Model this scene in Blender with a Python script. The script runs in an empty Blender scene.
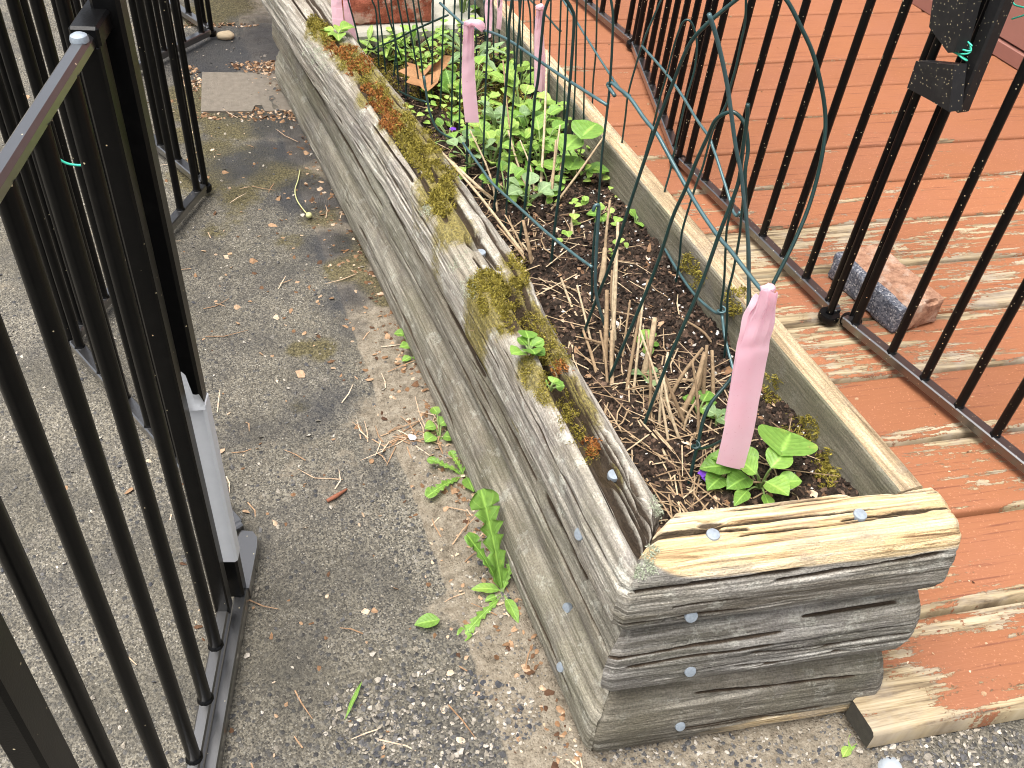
import bpy, math, random
import numpy as np
from mathutils import Vector, Matrix
from mathutils.bvhtree import BVHTree

random.seed(7)
rng = np.random.default_rng(7)
S = bpy.context.scene
COL = S.collection

# ------------------------------------------------------------------ camera
FPX, CAM_H = 972.6, 1.1
R = np.array([[0.9397431233478649, -0.18461954942331094, 0.2877472573129643],
              [-0.33621848131217846, -0.6516202762957432, 0.6799618727137513],
              [0.06196769274817262, -0.7357354398769936, -0.6744281782106045]])
CAM = np.array([0.0, 0.0, CAM_H])
cd = bpy.data.cameras.new('camera')
cam = bpy.data.objects.new('camera', cd)
COL.objects.link(cam)
cd.sensor_width = 36.0
cd.lens = FPX / 1024 * 36.0
cd.clip_start, cd.clip_end = 0.01, 500
M = Matrix.Identity(4)
for i in range(3):
    M[i][0], M[i][1], M[i][2], M[i][3] = R[i, 0], -R[i, 1], -R[i, 2], CAM[i]
cam.matrix_world = M
S.camera = cam

# ------------------------------------------------------------------ light
W = bpy.data.worlds.new('World')
S.world = W
W.use_nodes = True
wn = W.node_tree.nodes
bg = wn['Background']
sky = wn.new('ShaderNodeTexSky')
sky.sky_type = 'NISHITA'
sky.sun_disc = False
SUN_EL, SUN_AZ = math.radians(74), math.radians(-110)
sky.sun_elevation, sky.sun_rotation = SUN_EL, SUN_AZ
sky.air_density, sky.dust_density, sky.ozone_density = 0.7, 6.0, 0.6
hs = wn.new('ShaderNodeHueSaturation')
hs.inputs['Saturation'].default_value = .35
W.node_tree.links.new(sky.outputs[0], hs.inputs['Color'])
W.node_tree.links.new(hs.outputs[0], bg.inputs[0])
bg.inputs[1].default_value = 0.12
sl = bpy.data.lights.new('sun', 'SUN')
sl.energy = 1.5
sl.angle = math.radians(50)
sl.color = (1.0, 0.97, 0.92)
so = bpy.data.objects.new('sun', sl)
COL.objects.link(so)
sd = Vector((math.sin(SUN_AZ) * math.cos(SUN_EL), math.cos(SUN_AZ) * math.cos(SUN_EL), math.sin(SUN_EL)))
so.rotation_euler = sd.to_track_quat('Z', 'Y').to_euler()
so.location = (0, 0, 5)
S.view_settings.view_transform = 'Standard'
S.view_settings.look = 'None'
S.view_settings.exposure = 1.38
S.view_settings.gamma = 1
S.render.engine = 'CYCLES'
S.cycles.max_bounces = 6
S.cycles.filter_width = 1.05
S.cycles.use_denoising = True

# ------------------------------------------------------------------ pixel helpers (a point of the photo -> a point of the place)
def ray(px, py):
    return R @ np.array([px - 512.0, py - 384.0, FPX])
def at(px, py, z=0.0):
    d = ray(px, py)
    return CAM + d * ((z - CAM_H) / d[2])
def at_y(px, py, y):
    d = ray(px, py)
    return CAM + d * (y / d[1])
def at_x(px, py, x):
    d = ray(px, py)
    return CAM + d * (x / d[0])
def at_surf(px, py, fx):
    """point of the pixel's ray on the leaning sheet x = fx(y, z)"""
    d = ray(px, py)
    lo, hi = 0.5, 4.0
    d = d / np.linalg.norm(d)
    g = lambda t: (CAM + d * t)[0] - fx((CAM + d * t)[1], (CAM + d * t)[2])
    if g(lo) * g(hi) > 0:
        return None
    for _ in range(50):
        m = (lo + hi) / 2
        if g(lo) * g(m) <= 0:
            hi = m
        else:
            lo = m
    return CAM + d * lo
def project(P):
    c = R.T @ (np.asarray(P, float) - CAM)
    return c[0] / c[2] * FPX + 512, c[1] / c[2] * FPX + 384
def z_of(xy, q):
    zs = np.linspace(0, 1.0, 2001)
    return float(min(zs, key=lambda z: np.hypot(*(np.array(project([xy[0], xy[1], z])) - q))))

# ------------------------------------------------------------------ noise
def _h(ix, iy, seed):
    n = (ix.astype(np.int64) * 374761393 + iy.astype(np.int64) * 668265263 + seed * 974711) & 0xffffffff
    n = ((n ^ (n >> 13)) * 1274126177) & 0xffffffff
    return ((n ^ (n >> 16)) & 0xffff) / 65535.0
def vn(x, y, seed=0):
    x = np.asarray(x, float); y = np.asarray(y, float)
    x, y = np.broadcast_arrays(x, y)
    ix, iy = np.floor(x), np.floor(y)
    fx, fy = x - ix, y - iy
    fx = fx * fx * (3 - 2 * fx); fy = fy * fy * (3 - 2 * fy)
    a, b = _h(ix, iy, seed), _h(ix + 1, iy, seed)
    c, d = _h(ix, iy + 1, seed), _h(ix + 1, iy + 1, seed)
    return (a + (b - a) * fx) * (1 - fy) + (c + (d - c) * fx) * fy
def fbm(x, y, oct=4, seed=0, gain=0.5):
    s, a, t = 0.0, 1.0, 0.0
    x = np.asarray(x, float); y = np.asarray(y, float)
    for k in range(oct):
        s = s + a * vn(x * 2 ** k + 17.3 * k, y * 2 ** k - 9.1 * k, seed + k)
        t += a
        a *= gain
    return s / t
def sst(a, b, x):
    t = np.clip((x - a) / (b - a), 0, 1)
    return t * t * (3 - 2 * t)

# ------------------------------------------------------------------ mesh builder
class MB:
    def __init__(s):
        s.v, s.f, s.t, s.uv = [], [], [], []
    def add(s, verts, faces, tint=0.5, uv=None):
        o = len(s.v)
        s.v.extend([tuple(map(float, p)) for p in verts])
        s.f.extend([tuple(i + o for i in f) for f in faces])
        s.t.extend([tint] * len(verts) if np.isscalar(tint) else list(tint))
        s.uv.extend(uv if uv is not None else [(p[0], p[1]) for p in verts])
    def box(s, c, sx, sy, sz, rot=None, bev=0.0, tint=0.5):
        """box with its edges bevelled; rot = 3x3 matrix"""
        hx, hy, hz = sx / 2, sy / 2, sz / 2
        b = min(bev, hx * .9, hy * .9, hz * .9)
        V, F = [], []
        if b <= 0:
            for x in (-hx, hx):
                for y in (-hy, hy):
                    for z in (-hz, hz):
                        V.append((x, y, z))
            F = [(0, 1, 3, 2), (4, 6, 7, 5), (0, 4, 5, 1), (2, 3, 7, 6), (0, 2, 6, 4), (1, 5, 7, 3)]
        else:
            idx = {}
            for sx_ in (-1, 1):
                for sy_ in (-1, 1):
                    for sz_ in (-1, 1):
                        for ax in range(3):
                            p = [sx_ * (hx - b), sy_ * (hy - b), sz_ * (hz - b)]
                            p[ax] = (sx_ * hx, sy_ * hy, sz_ * hz)[ax]
                            idx[(sx_, sy_, sz_, ax)] = len(V)
                            V.append(tuple(p))
            sg = (-1, 1)
            for ax in range(3):
                o = [a for a in range(3) if a != ax]
                for q in sg:
                    ring = []
                    for (a, c_) in ((-1, -1), (1, -1), (1, 1), (-1, 1)):
                        k = [0, 0, 0]; k[ax] = q; k[o[0]] = a; k[o[1]] = c_
                        ring.append(idx[(k[0], k[1], k[2], ax)])
                    F.append(tuple(ring))
            for ax in range(3):
                o = [a for a in range(3) if a != ax]
                for a in sg:
                    for c_ in sg:
                        k = [0, 0, 0]; k[o[0]] = a; k[o[1]] = c_
                        k0 = list(k); k0[ax] = -1; k1 = list(k); k1[ax] = 1
                        F.append((idx[(*k0, o[0])], idx[(*k1, o[0])], idx[(*k1, o[1])], idx[(*k0, o[1])]))
            for a in sg:
                for c_ in sg:
                    for e in sg:
                        F.append((idx[(a, c_, e, 0)], idx[(a, c_, e, 1)], idx[(a, c_, e, 2)]))
        V = np.array(V)
        if rot is not None:
            V = V @ np.array(rot).T
        s.add(V + np.array(c), F, tint)
    def tube(s, pts, r, n=8, cap=True, tint=0.5, smooth=0):
        P = [np.array(p, float) for p in pts]
        if smooth:
            P = catmull(P, smooth)
        m = len(P)
        rr = [r] * m if np.isscalar(r) else list(np.interp(np.linspace(0, 1, m), np.linspace(0, 1, len(r)), r))
        T = [P[min(i + 1, m - 1)] - P[max(i - 1, 0)] for i in range(m)]
        T = [t / (np.linalg.norm(t) + 1e-12) for t in T]
        ref = np.array([0, 0, 1.0]) if abs(T[0][2]) < .9 else np.array([1.0, 0, 0])
        a = np.cross(T[0], ref); a /= np.linalg.norm(a)
        V, F, UV = [], [], []
        L = 0
        for i in range(m):
            if i:
                L += np.linalg.norm(P[i] - P[i - 1])
                a = a - T[i] * np.dot(a, T[i]); a /= (np.linalg.norm(a) + 1e-12)
            b = np.cross(T[i], a)
            for k in range(n):
                th = 2 * math.pi * k / n
                V.append(P[i] + rr[i] * (math.cos(th) * a + math.sin(th) * b)); UV.append((L, k / n * .05))
        for i in range(m - 1):
            for k in range(n):
                F.append((i * n + k, i * n + (k + 1) % n, (i + 1) * n + (k + 1) % n, (i + 1) * n + k))
        if cap:
            F.append(tuple(range(n - 1, -1, -1)))
            F.append(tuple((m - 1) * n + k for k in range(n)))
        s.add(V, F, tint, UV)
    def lathe(s, c, prof, n=20, axis=(0, 0, 1), tint=0.5):
        ax = np.array(axis, float); ax /= np.linalg.norm(ax)
        ref = np.array([1.0, 0, 0]) if abs(ax[0]) < .9 else np.array([0, 1.0, 0])
        a = np.cross(ax, ref); a /= np.linalg.norm(a); b = np.cross(ax, a)
        V, F = [], []
        for (r, h) in prof:
            for k in range(n):
                th = 2 * math.pi * k / n
                V.append(np.array(c) + ax * h + r * (math.cos(th) * a + math.sin(th) * b))
        for i in range(len(prof) - 1):
            for k in range(n):
                F.append((i * n + k, i * n + (k + 1) % n, (i + 1) * n + (k + 1) % n, (i + 1) * n + k))
        F.append(tuple(range(n - 1, -1, -1)))
        F.append(tuple((len(prof) - 1) * n + k for k in range(n)))
        s.add(V, F, tint)
    def prism(s, poly, ext, tint=0.5):
        """closed polygon (3D points) extruded by the vector ext"""
        P = [np.array(p, float) for p in poly]; n = len(P); e = np.array(ext, float)
        V = P + [p + e for p in P]
        F = [tuple(range(n)), tuple(range(2 * n - 1, n - 1, -1))]
        F += [(i, i + n, (i + 1) % n + n, (i + 1) % n) for i in range(n)]
        s.add(V, F, tint)
    def grid(s, P, uv=None, tint=0.5):
        nu, nv = P.shape[:2]
        I = np.arange(nu * nv).reshape(nu, nv)
        F = np.stack([I[:-1, :-1], I[1:, :-1], I[1:, 1:], I[:-1, 1:]], -1).reshape(-1, 4)
        s.add(P.reshape(-1, 3), F.tolist(), tint if np.isscalar(tint) else np.asarray(tint).ravel().tolist(),
              None if uv is None else [tuple(q) for q in uv.reshape(-1, 2)])
    def build(s, name, mat, parent=None, smooth=True, flat_angle=None):
        me = bpy.data.meshes.new(name)
        org = np.array(parent['_o'][:]) if parent is not None else np.zeros(3)
        V = np.array(s.v, float) - org
        me.from_pydata(V.tolist(), [], s.f)
        me.update()
        a = me.attributes.new('tint', 'FLOAT', 'POINT'); a.data.foreach_set('value', np.array(s.t, dtype=np.float32))
        ul = me.uv_layers.new(name='UVMap')
        li = np.zeros(len(me.loops), dtype=np.int32); me.loops.foreach_get('vertex_index', li)
        ul.data.foreach_set('uv', np.array(s.uv, dtype=np.float32)[li].ravel())
        me.polygons.foreach_set('use_smooth', [smooth] * len(me.polygons))
        if smooth and flat_angle:
            me.set_sharp_from_angle(angle=math.radians(flat_angle))
        me.materials.append(mat)
        o = bpy.data.objects.new(name, me)
        COL.objects.link(o)
        if parent is not None:
            o.parent = parent
            o['_o'] = parent['_o'][:]
        else:
            o['_o'] = [0.0, 0.0, 0.0]
        return o
def catmull(P, k):
    P = [np.array(p, float) for p in P]
    if len(P) < 3:
        return P
    Q = [2 * P[0] - P[1]] + P + [2 * P[-1] - P[-2]]
    out = []
    for i in range(1, len(Q) - 2):
        p0, p1, p2, p3 = Q[i - 1:i + 3]
        for j in range(k):
            t = j / k
            out.append(.5 * (2 * p1 + (p2 - p0) * t + (2 * p0 - 5 * p1 + 4 * p2 - p3) * t * t + (3 * p1 - p0 - 3 * p2 + p3) * t ** 3))
    out.append(P[-1])
    return out
def attr(o, name, vals):
    a = o.data.attributes.new(name, 'FLOAT', 'POINT')
    a.data.foreach_set('value', np.asarray(vals, dtype=np.float32).ravel())
def empty(name, loc, label, cat, group=None, kind=None):
    o = bpy.data.objects.new(name, None)
    COL.objects.link(o)
    o.location = [float(x) for x in loc]
    o.empty_display_size = .02
    o['_o'] = [float(x) for x in loc]
    return tag(o, label, cat, group, kind)
def tag(o, label=None, cat=None, group=None, kind=None):
    if label: o['label'] = label
    if cat: o['category'] = cat
    if group: o['group'] = group
    if kind: o['kind'] = kind
    return o
def recentre(o):
    """put a top-level mesh's origin at its own base"""
    n = len(o.data.vertices)
    c = np.zeros(n * 3); o.data.vertices.foreach_get('co', c); c = c.reshape(-1, 3)
    b = np.array([c[:, 0].mean(), c[:, 1].mean(), c[:, 2].min()])
    o.data.vertices.foreach_set('co', (c - b).ravel())
    o.location = b
    return o

# ------------------------------------------------------------------ materials
class NT:
    def __init__(s, name):
        s.m = bpy.data.materials.new(name); s.m.use_nodes = True
        s.t = s.m.node_tree; s.N = s.t.nodes; s.L = s.t.links
        s.b = s.N['Principled BSDF']
    def set(s, **k):
        for n, v in k.items():
            n = n.replace('_', ' ')
            inp = s.b.inputs[n]
            if hasattr(v, 'is_output'): s.L.new(v, inp)
            else: inp.default_value = v
        return s
    def _in(s, node, i, v):
        if hasattr(v, 'is_output'): s.L.new(v, node.inputs[i])
        elif v is not None: node.inputs[i].default_value = v
    def co(s, kind='Object'):
        if kind == 'UV':
            n = s.N.new('ShaderNodeUVMap'); n.uv_map = 'UVMap'; return n.outputs[0]
        return s.N.new('ShaderNodeTexCoord').outputs[kind]
    def pos(s):
        return s.N.new('ShaderNodeNewGeometry').outputs['Position']
    def map(s, v, scale=(1, 1, 1), loc=(0, 0, 0)):
        n = s.N.new('ShaderNodeMapping'); s._in(n, 0, v); n.inputs['Scale'].default_value = scale; n.inputs['Location'].default_value = loc
        return n.outputs[0]
    def noise(s, v, scale=5, det=4, rough=.5, dist=0):
        n = s.N.new('ShaderNodeTexNoise'); s._in(n, 'Vector', v); n.inputs['Scale'].default_value = scale
        n.inputs['Detail'].default_value = det; n.inputs['Roughness'].default_value = rough; n.inputs['Distortion'].default_value = dist
        return n.outputs[0]
    def vor(s, v, scale, feat='F1', rnd=1.0):
        n = s.N.new('ShaderNodeTexVoronoi'); n.feature = feat; s._in(n, 'Vector', v); n.inputs['Scale'].default_value = scale
        n.inputs['Randomness'].default_value = rnd
        return n.outputs
    def ramp(s, f, stops, interp='LINEAR'):
        n = s.N.new('ShaderNodeValToRGB'); s._in(n, 0, f); e = n.color_ramp; e.interpolation = interp
        while len(e.elements) < len(stops): e.elements.new(.5)
        for el, (p, c) in zip(e.elements, stops):
            el.position = p; el.color = (c, c, c, 1) if np.isscalar(c) else (*c, 1)
        return n.outputs[0]
    def mix(s, f, a, b, mode='MIX'):
        n = s.N.new('ShaderNodeMix'); n.data_type = 'RGBA'; n.blend_type = mode
        s._in(n, 0, f)
        for i, v in ((6, a), (7, b)):
            s._in(n, i, v if hasattr(v, 'is_output') else (*v, 1))
        return n.outputs[2]
    def math(s, op, a, b=0.0, clamp=False):
        n = s.N.new('ShaderNodeMath'); n.operation = op; n.use_clamp = clamp
        s._in(n, 0, a); s._in(n, 1, b)
        return n.outputs[0]
    def attr(s, name):
        n = s.N.new('ShaderNodeAttribute'); n.attribute_name = name; return n.outputs['Fac']
    def bump(s, h, strength=.5, dist=.002, normal=None):
        n = s.N.new('ShaderNodeBump'); s._in(n, 'Height', h); n.inputs['Strength'].default_value = strength
        n.inputs['Distance'].default_value = dist
        if normal is not None: s.L.new(normal, n.inputs['Normal'])
        return n.outputs[0]

def mat_simple(name, col, rough=.5, metal=0.0, var=.15, scale=30, bump=0, spec=.5):
    t = NT(name); o = t.co()
    f = t.noise(o, scale, 4, .6)
    c = t.mix(f, tuple(x * (1 - var) for x in col), tuple(min(1, x * (1 + var)) for x in col))
    t.set(Base_Color=c, Roughness=rough, Metallic=metal, Specular_IOR_Level=spec)
    if bump: t.set(Normal=t.bump(t.noise(o, scale * 6, 3), .5, bump))
    return t.m

def mat_timber(name, dark, mid, light, warm=.3, algae=.25, lichen=.3, dirt=0.0):
    t = NT(name); uv = t.co('UV'); p = t.pos()
    g = t.noise(t.map(uv, (9, 190, 1)), 1, 6, .72, .8)
    st = t.noise(t.map(uv, (2.4, 40, 1), (3.1, 1.7, 0)), 1, 6, .68, .6)
    bl = t.noise(p, 9, 5, .6)
    fine = t.noise(p, 420, 2, .5)
    c = t.ramp(g, [(.36, tuple(x * .45 for x in dark)), (.43, dark), (.51, mid), (.60, light)])
    c2 = t.ramp(st, [(.36, tuple(x * .6 for x in dark)), (.49, mid), (.62, tuple(min(1, x * 1.25) for x in light))])
    c = t.mix(.5, c, c2)
    w = t.ramp(t.noise(t.map(uv, (1.6, 16, 1), (9, 4, 0)), 1, 4, .55), [(.46, 0), (.66, warm)])
    c = t.mix(w, c, (.36, .285, .185))
    al = t.ramp(t.noise(p, 5.5, 5, .65), [(.45, 0), (.68, algae)])
    c = t.mix(al, c, (.17, .175, .085))
    li = t.ramp(t.noise(t.map(p, (1, 1, 1), (4, 2, 7)), 34, 6, .75), [(.56, 0), (.62, lichen)])
    c = t.mix(li, c, (.66, .66, .57))
    pu = t.ramp(t.noise(t.map(p, (1, 1, 1), (1, 8, 3)), 11, 4, .6), [(.55, 0), (.68, .4)])
    c = t.mix(pu, c, (.19, .172, .17))
    if dirt:
        d = t.ramp(t.noise(t.map(p, (1, 1, 1), (6, 1, 2)), 14, 5, .7), [(.35, 0), (.6, dirt)])
        c = t.mix(d, c, (.12, .105, .075))
    c = t.mix(t.ramp(fine, [(.35, .35), (.6, 0)]), c, tuple(x * .45 for x in dark))
    # freshly broken wood
    fr = t.attr('fresh')
    fg = t.noise(t.map(uv, (6, 140, 1), (2, 2, 0)), 1, 7, .66, 1.0)
    fc = t.ramp(fg, [(.34, (.14, .08, .04)), (.40, (.36, .25, .13)), (.47, (.56, .41, .22)), (.56, (.64, .51, .32)), (.66, (.70, .62, .46))])
    fb = t.ramp(t.noise(t.map(p, (1, 1, 1), (2, 5, 1)), 13, 5, .65), [(.48, 0), (.62, .8)])
    fc = t.mix(fb, fc, (.36, .29, .21))
    c = t.mix(fr, c, fc)
    ms = t.ramp(t.math('MULTIPLY', t.attr('mossy'), t.math('ADD', .15, t.math('MULTIPLY', t.noise(p, 90, 6, .75), 1.3))), [(.30, 0), (.5, .9)])
    c = t.mix(ms, c, t.ramp(t.noise(p, 320, 4, .7), [(.35, (.05, .042, .010)), (.5, (.17, .135, .030)), (.65, (.30, .25, .07))]))
    ld = t.ramp(t.math('MULTIPLY', t.attr('dirt_shade'), t.math('ADD', .55, t.noise(p, 120, 4, .7))), [(.12, 0), (.45, .95)])  # soil in cracks and pits, plus their shade painted in near black
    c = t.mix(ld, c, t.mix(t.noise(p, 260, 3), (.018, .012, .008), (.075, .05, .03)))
    h = t.mix(.45, g, st)
    h = t.mix(.2, h, fine)
    t.set(Base_Color=c, Roughness=.88, Specular_IOR_Level=.25, Normal=t.bump(h, 1.0, .009))
    return t.m

def mat_black(name, specks=0.0, rough=.42, base=.012, spec=.28):
    t = NT(name); p = t.pos()
    c = t.mix(t.ramp(t.noise(p, 60, 4, .6), [(.5, 0), (.75, .5)]), (base, base, base * 1.05), (base * 2.6, base * 2.5, base * 2.4))
    d = t.vor(p, 260)
    sel = t.math('GREATER_THAN', t.noise(p, 900, 0), .54)
    s_ = t.math('LESS_THAN', d['Distance'], .22)
    rnd = t.math('GREATER_THAN', t.N.new('ShaderNodeSeparateColor').outputs[0], 0)
    sc = t.N.new('ShaderNodeSeparateColor'); t.L.new(d['Color'], sc.inputs[0])
    pick = t.math('LESS_THAN', sc.outputs[0], specks)
    k = t.math('MULTIPLY', s_, pick)
    c = t.mix(k, c, (.55, .47, .30))
    t.set(Base_Color=c, Roughness=rough, Specular_IOR_Level=spec, Coat_Weight=(1.0 if spec > .9 else 0.0), Coat_Roughness=.28, Coat_IOR=2.0, Normal=t.bump(t.noise(p, 700, 2), .15, .0006))
    return t.m

def mat_leaf(name, c0, c1, gloss=.45):
    t = NT(name); uv = t.co('UV'); p = t.pos(); ti = t.attr('tint')
    c = t.mix(ti, c0, c1)
    c = t.mix(t.ramp(t.noise(p, 140, 4, .6), [(.4, 0), (.7, .35)]), c, tuple(x * .6 for x in c0))
    c = t.mix(t.ramp(t.noise(p, 28, 5, .7), [(.57, 0), (.7, .4)]), c, (min(1, c1[0] * 1.5), c1[1] * .95, c1[2] * .8))
    c = t.mix(t.ramp(t.noise(p, 190, 3, .6), [(.66, 0), (.72, .6)]), c, (.20, .15, .05))
    sx = t.N.new('ShaderNodeSeparateXYZ'); t.L.new(uv, sx.inputs[0])
    mid = t.math('SUBTRACT', 1.0, t.math('MULTIPLY', t.math('ABSOLUTE', sx.outputs[1]), 14.0), True)
    # side veins
    vv = t.math('SINE', t.math('MULTIPLY', t.math('SUBTRACT', sx.outputs[0], t.math('MULTIPLY', t.math('ABSOLUTE', sx.outputs[1]), .55)), 38.0))
    vn_ = t.math('MULTIPLY', t.math('GREATER_THAN', vv, .93), .35)
    k = t.math('MAXIMUM', t.math('MULTIPLY', mid, .45), t.math('MULTIPLY', vn_, .35))
    c = t.mix(k, c, tuple(min(1, x * 1.9) for x in c1))
    t.set(Base_Color=c, Roughness=gloss, Specular_IOR_Level=.4, Normal=t.bump(t.math('ADD', t.math('MULTIPLY', vv, .4), t.noise(p, 160, 3)), .3, .001))
    tr = t.N.new('ShaderNodeBsdfTranslucent'); t.L.new(c, tr.inputs[0])
    ad = t.N.new('ShaderNodeMixShader'); ad.inputs[0].default_value = .35
    t.L.new(t.b.outputs[0], ad.inputs[1]); t.L.new(tr.outputs[0], ad.inputs[2])
    t.L.new(ad.outputs[0], t.N['Material Output'].inputs[0])
    return t.m

def mat_tint(name, stops, rough=.85, nscale=120, bump=0.0):
    t = NT(name); p = t.pos()
    c = t.ramp(t.attr('tint'), stops)
    c = t.mix(t.ramp(t.noise(p, nscale, 4, .6), [(.35, .4), (.6, 0)]), c, tuple(x * .45 for x in stops[0][1]))
    t.set(Base_Color=c, Roughness=rough, Specular_IOR_Level=.25)
    if bump: t.set(Normal=t.bump(t.noise(p, nscale * 2, 3), .5, bump))
    return t.m

def mat_ground():
    t = NT('asphalt'); p = t.pos()
    q = t.mix(.012, p, t.N.new('ShaderNodeTexNoise').outputs[1])
    v1 = t.vor(p, 128); v2 = t.vor(p, 285); v3 = t.vor(t.map(p, (1, 1, 1), (3, 1, 0)), 420)
    s1 = t.N.new('ShaderNodeSeparateColor'); t.L.new(v1['Color'], s1.inputs[0])
    s2 = t.N.new('ShaderNodeSeparateColor'); t.L.new(v2['Color'], s2.inputs[0])
    s3 = t.N.new('ShaderNodeSeparateColor'); t.L.new(v3['Color'], s3.inputs[0])
    stone = t.ramp(s1.outputs[0], [(.0, (.036, .039, .049)), (.4, (.075, .080, .092)), (.65, (.125, .125, .125)), (.85, (.20, .19, .17)), (.97, (.33, .31, .275))])
    small = t.ramp(s2.outputs[0], [(.0, (.040, .041, .042)), (.4, (.098, .097, .093)), (.75, (.19, .182, .162)), (.93, (.36, .345, .31)), (1, (.55, .52, .46))])
    grit = t.ramp(s3.outputs[1], [(.0, (.058, .054, .047)), (.5, (.155, .143, .119)), (.9, (.28, .26, .215))])
    big = t.noise(p, 2.2, 5, .6)
    med = t.noise(t.map(p, (1, 1, 1), (2, 5, 0)), 7, 5, .65)
    inside1 = t.ramp(t.math('ADD', v1['Distance'], t.math('MULTIPLY', t.math('SUBTRACT', t.noise(p, 160, 3), .5), .25)), [(.34, 1), (.46, 0)])
    inside2 = t.ramp(v2['Distance'], [(.30, 1), (.44, 0)])
    expo = t.attr('stone')
    has1 = t.math('MULTIPLY', inside1, t.ramp(t.math('ADD', t.math('MULTIPLY', s1.outputs[1], .8), expo), [(.55, 0), (.75, 1)]))
    c = t.mix(inside2, grit, small)
    c = t.mix(has1, c, stone)
    c = t.mix(t.ramp(big, [(.4, .0), (.65, .35)]), c, (.125, .112, .086))
    c = t.mix(t.ramp(med, [(.34, .6), (.55, 0)]), c, (.05, .05, .052))
    c = t.mix(t.ramp(t.noise(t.map(p, (1, 1, 1), (7, 3, 0)), 3.4, 6, .7), [(.46, 0), (.62, .45)]), c, (.075, .07, .055))
    d = t.attr('dirt')
    dn = t.math('MULTIPLY', t.math('ADD', d, t.math('MULTIPLY', t.math('SUBTRACT', t.noise(p, 26, 6, .75), .5), 1.7)), t.ramp(d, [(0, 0), (.15, 1)]))
    dk = t.ramp(dn, [(.3, 0), (.62, .92)])
    dcol = t.ramp(t.noise(p, 60, 6, .75), [(.3, (.10, .082, .060)), (.5, (.25, .216, .168)), (.7, (.36, .325, .265))])
    dcol = t.mix(t.ramp(s3.outputs[0], [(.6, 0), (.95, .4)]), dcol, t.ramp(s3.outputs[2], [(0, (.06, .042, .03)), (.6, (.27, .215, .16)), (1, (.48, .43, .35))]))
    c = t.mix(dk, c, dcol)
    mo = t.attr('moss')
    mk = t.ramp(t.math('MULTIPLY', mo, t.math('ADD', .1, t.math('MULTIPLY', t.noise(p, 32, 7, .8), 1.3))), [(.36, 0), (.58, .85)])
    mcol = t.ramp(t.noise(p, 240, 4, .7), [(.38, (.025, .023, .010)), (.5, (.10, .085, .036)), (.62, (.19, .165, .085))])
    c = t.mix(mk, c, mcol)
    we = t.attr('wet')
    wk = t.ramp(t.math('MULTIPLY', we, t.math('ADD', .4, t.noise(p, 18, 5, .7))), [(.25, 0), (.55, .75)])
    c = t.mix(wk, c, (.028, .031, .040))
    c = t.mix(1.0, c, (.84, .82, .78), 'MULTIPLY')
    h = t.math('ADD', t.math('MULTIPLY', t.math('MULTIPLY', has1, t.ramp(v1['Distance'], [(0, 1), (.45, 0)])), .9),
               t.math('ADD', t.math('MULTIPLY', t.ramp(v2['Distance'], [(0, 1), (.5, 0)]), .45), t.math('MULTIPLY', t.noise(p, 500, 3), .35)))
    t.set(Base_Color=c, Roughness=t.mix(wk, (.9, .9, .9), (.42, .42, .42)), Specular_IOR_Level=.3, Normal=t.bump(h, .8, .004))
    return t.m

def mat_deck():
    t = NT('deck_paint'); uv = t.co('UV'); p = t.pos(); we = t.attr('wear'); ti = t.attr('tint')
    g = t.noise(t.map(uv, (5, 170, 1)), 1, 5, .6, .5)
    n1 = t.noise(t.map(uv, (8, 64, 1), (1, 1, 0)), 1, 6, .7, .5)
    n2 = t.noise(t.map(uv, (2.6, 11, 1), (7, 3, 0)), 1, 4, .6)
    n3 = t.noise(p, 130, 6, .8)
    f = t.math('ADD', t.math('ADD', t.math('MULTIPLY', n1, .62), t.math('MULTIPLY', n2, .42)), t.math('MULTIPLY', t.math('SUBTRACT', n3, .5), .24))
    f = t.math('ADD', f, we)
    peel = t.ramp(f, [(.695, 0), (.71, 1)])
    pc = t.mix(ti, (.24, .094, .043), (.295, .118, .055))
    pc = t.mix(t.ramp(t.noise(p, 5, 4, .6), [(.4, 0), (.7, .35)]), pc, (.255, .105, .068))
    pc = t.mix(t.ramp(g, [(.33, .7), (.41, 0)]), pc, (.13, .045, .027))
    pc = t.mix(t.ramp(t.noise(p, 300, 3), [(.62, 0), (.72, .5)]), pc, (.56, .26, .15))
    wc = t.ramp(t.noise(t.map(uv, (6, 120, 1), (4, 0, 0)), 1, 6, .65, .6), [(.34, (.07, .05, .032)), (.44, (.20, .15, .09)), (.54, (.33, .26, .155)), (.66, (.43, .36, .245))])
    wc = t.mix(t.ramp(t.noise(p, 12, 5, .7), [(.45, 0), (.7, .6)]), wc, (.34, .30, .25))
    c = t.mix(peel, pc, wc)
    h = t.math('ADD', t.math('MULTIPLY', t.math('SUBTRACT', 1.0, peel), .55), t.math('MULTIPLY', g, .55))
    t.set(Base_Color=c, Roughness=t.mix(peel, (.62, .62, .62), (.9, .9, .9)), Specular_IOR_Level=.3, Normal=t.bump(h, .7, .0022))
    return t.m

def mat_soil():
    t = NT('soil'); p = t.pos()
    c = t.ramp(t.noise(p, 90, 6, .75), [(.3, (.008, .006, .0045)), (.5, (.028, .020, .015)), (.72, (.075, .054, .04))])
    v = t.vor(p, 190); s_ = t.N.new('ShaderNodeSeparateColor'); t.L.new(v['Color'], s_.inputs[0])
    c = t.mix(t.ramp(s_.outputs[0], [(.72, 0), (.95, .6)]), c, (.16, .10, .07))
    t.set(Base_Color=c, Roughness=.95, Specular_IOR_Level=.15, Normal=t.bump(t.math('ADD', t.noise(p, 260, 4, .7), v['Distance']), .9, .004))
    return t.m

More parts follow.
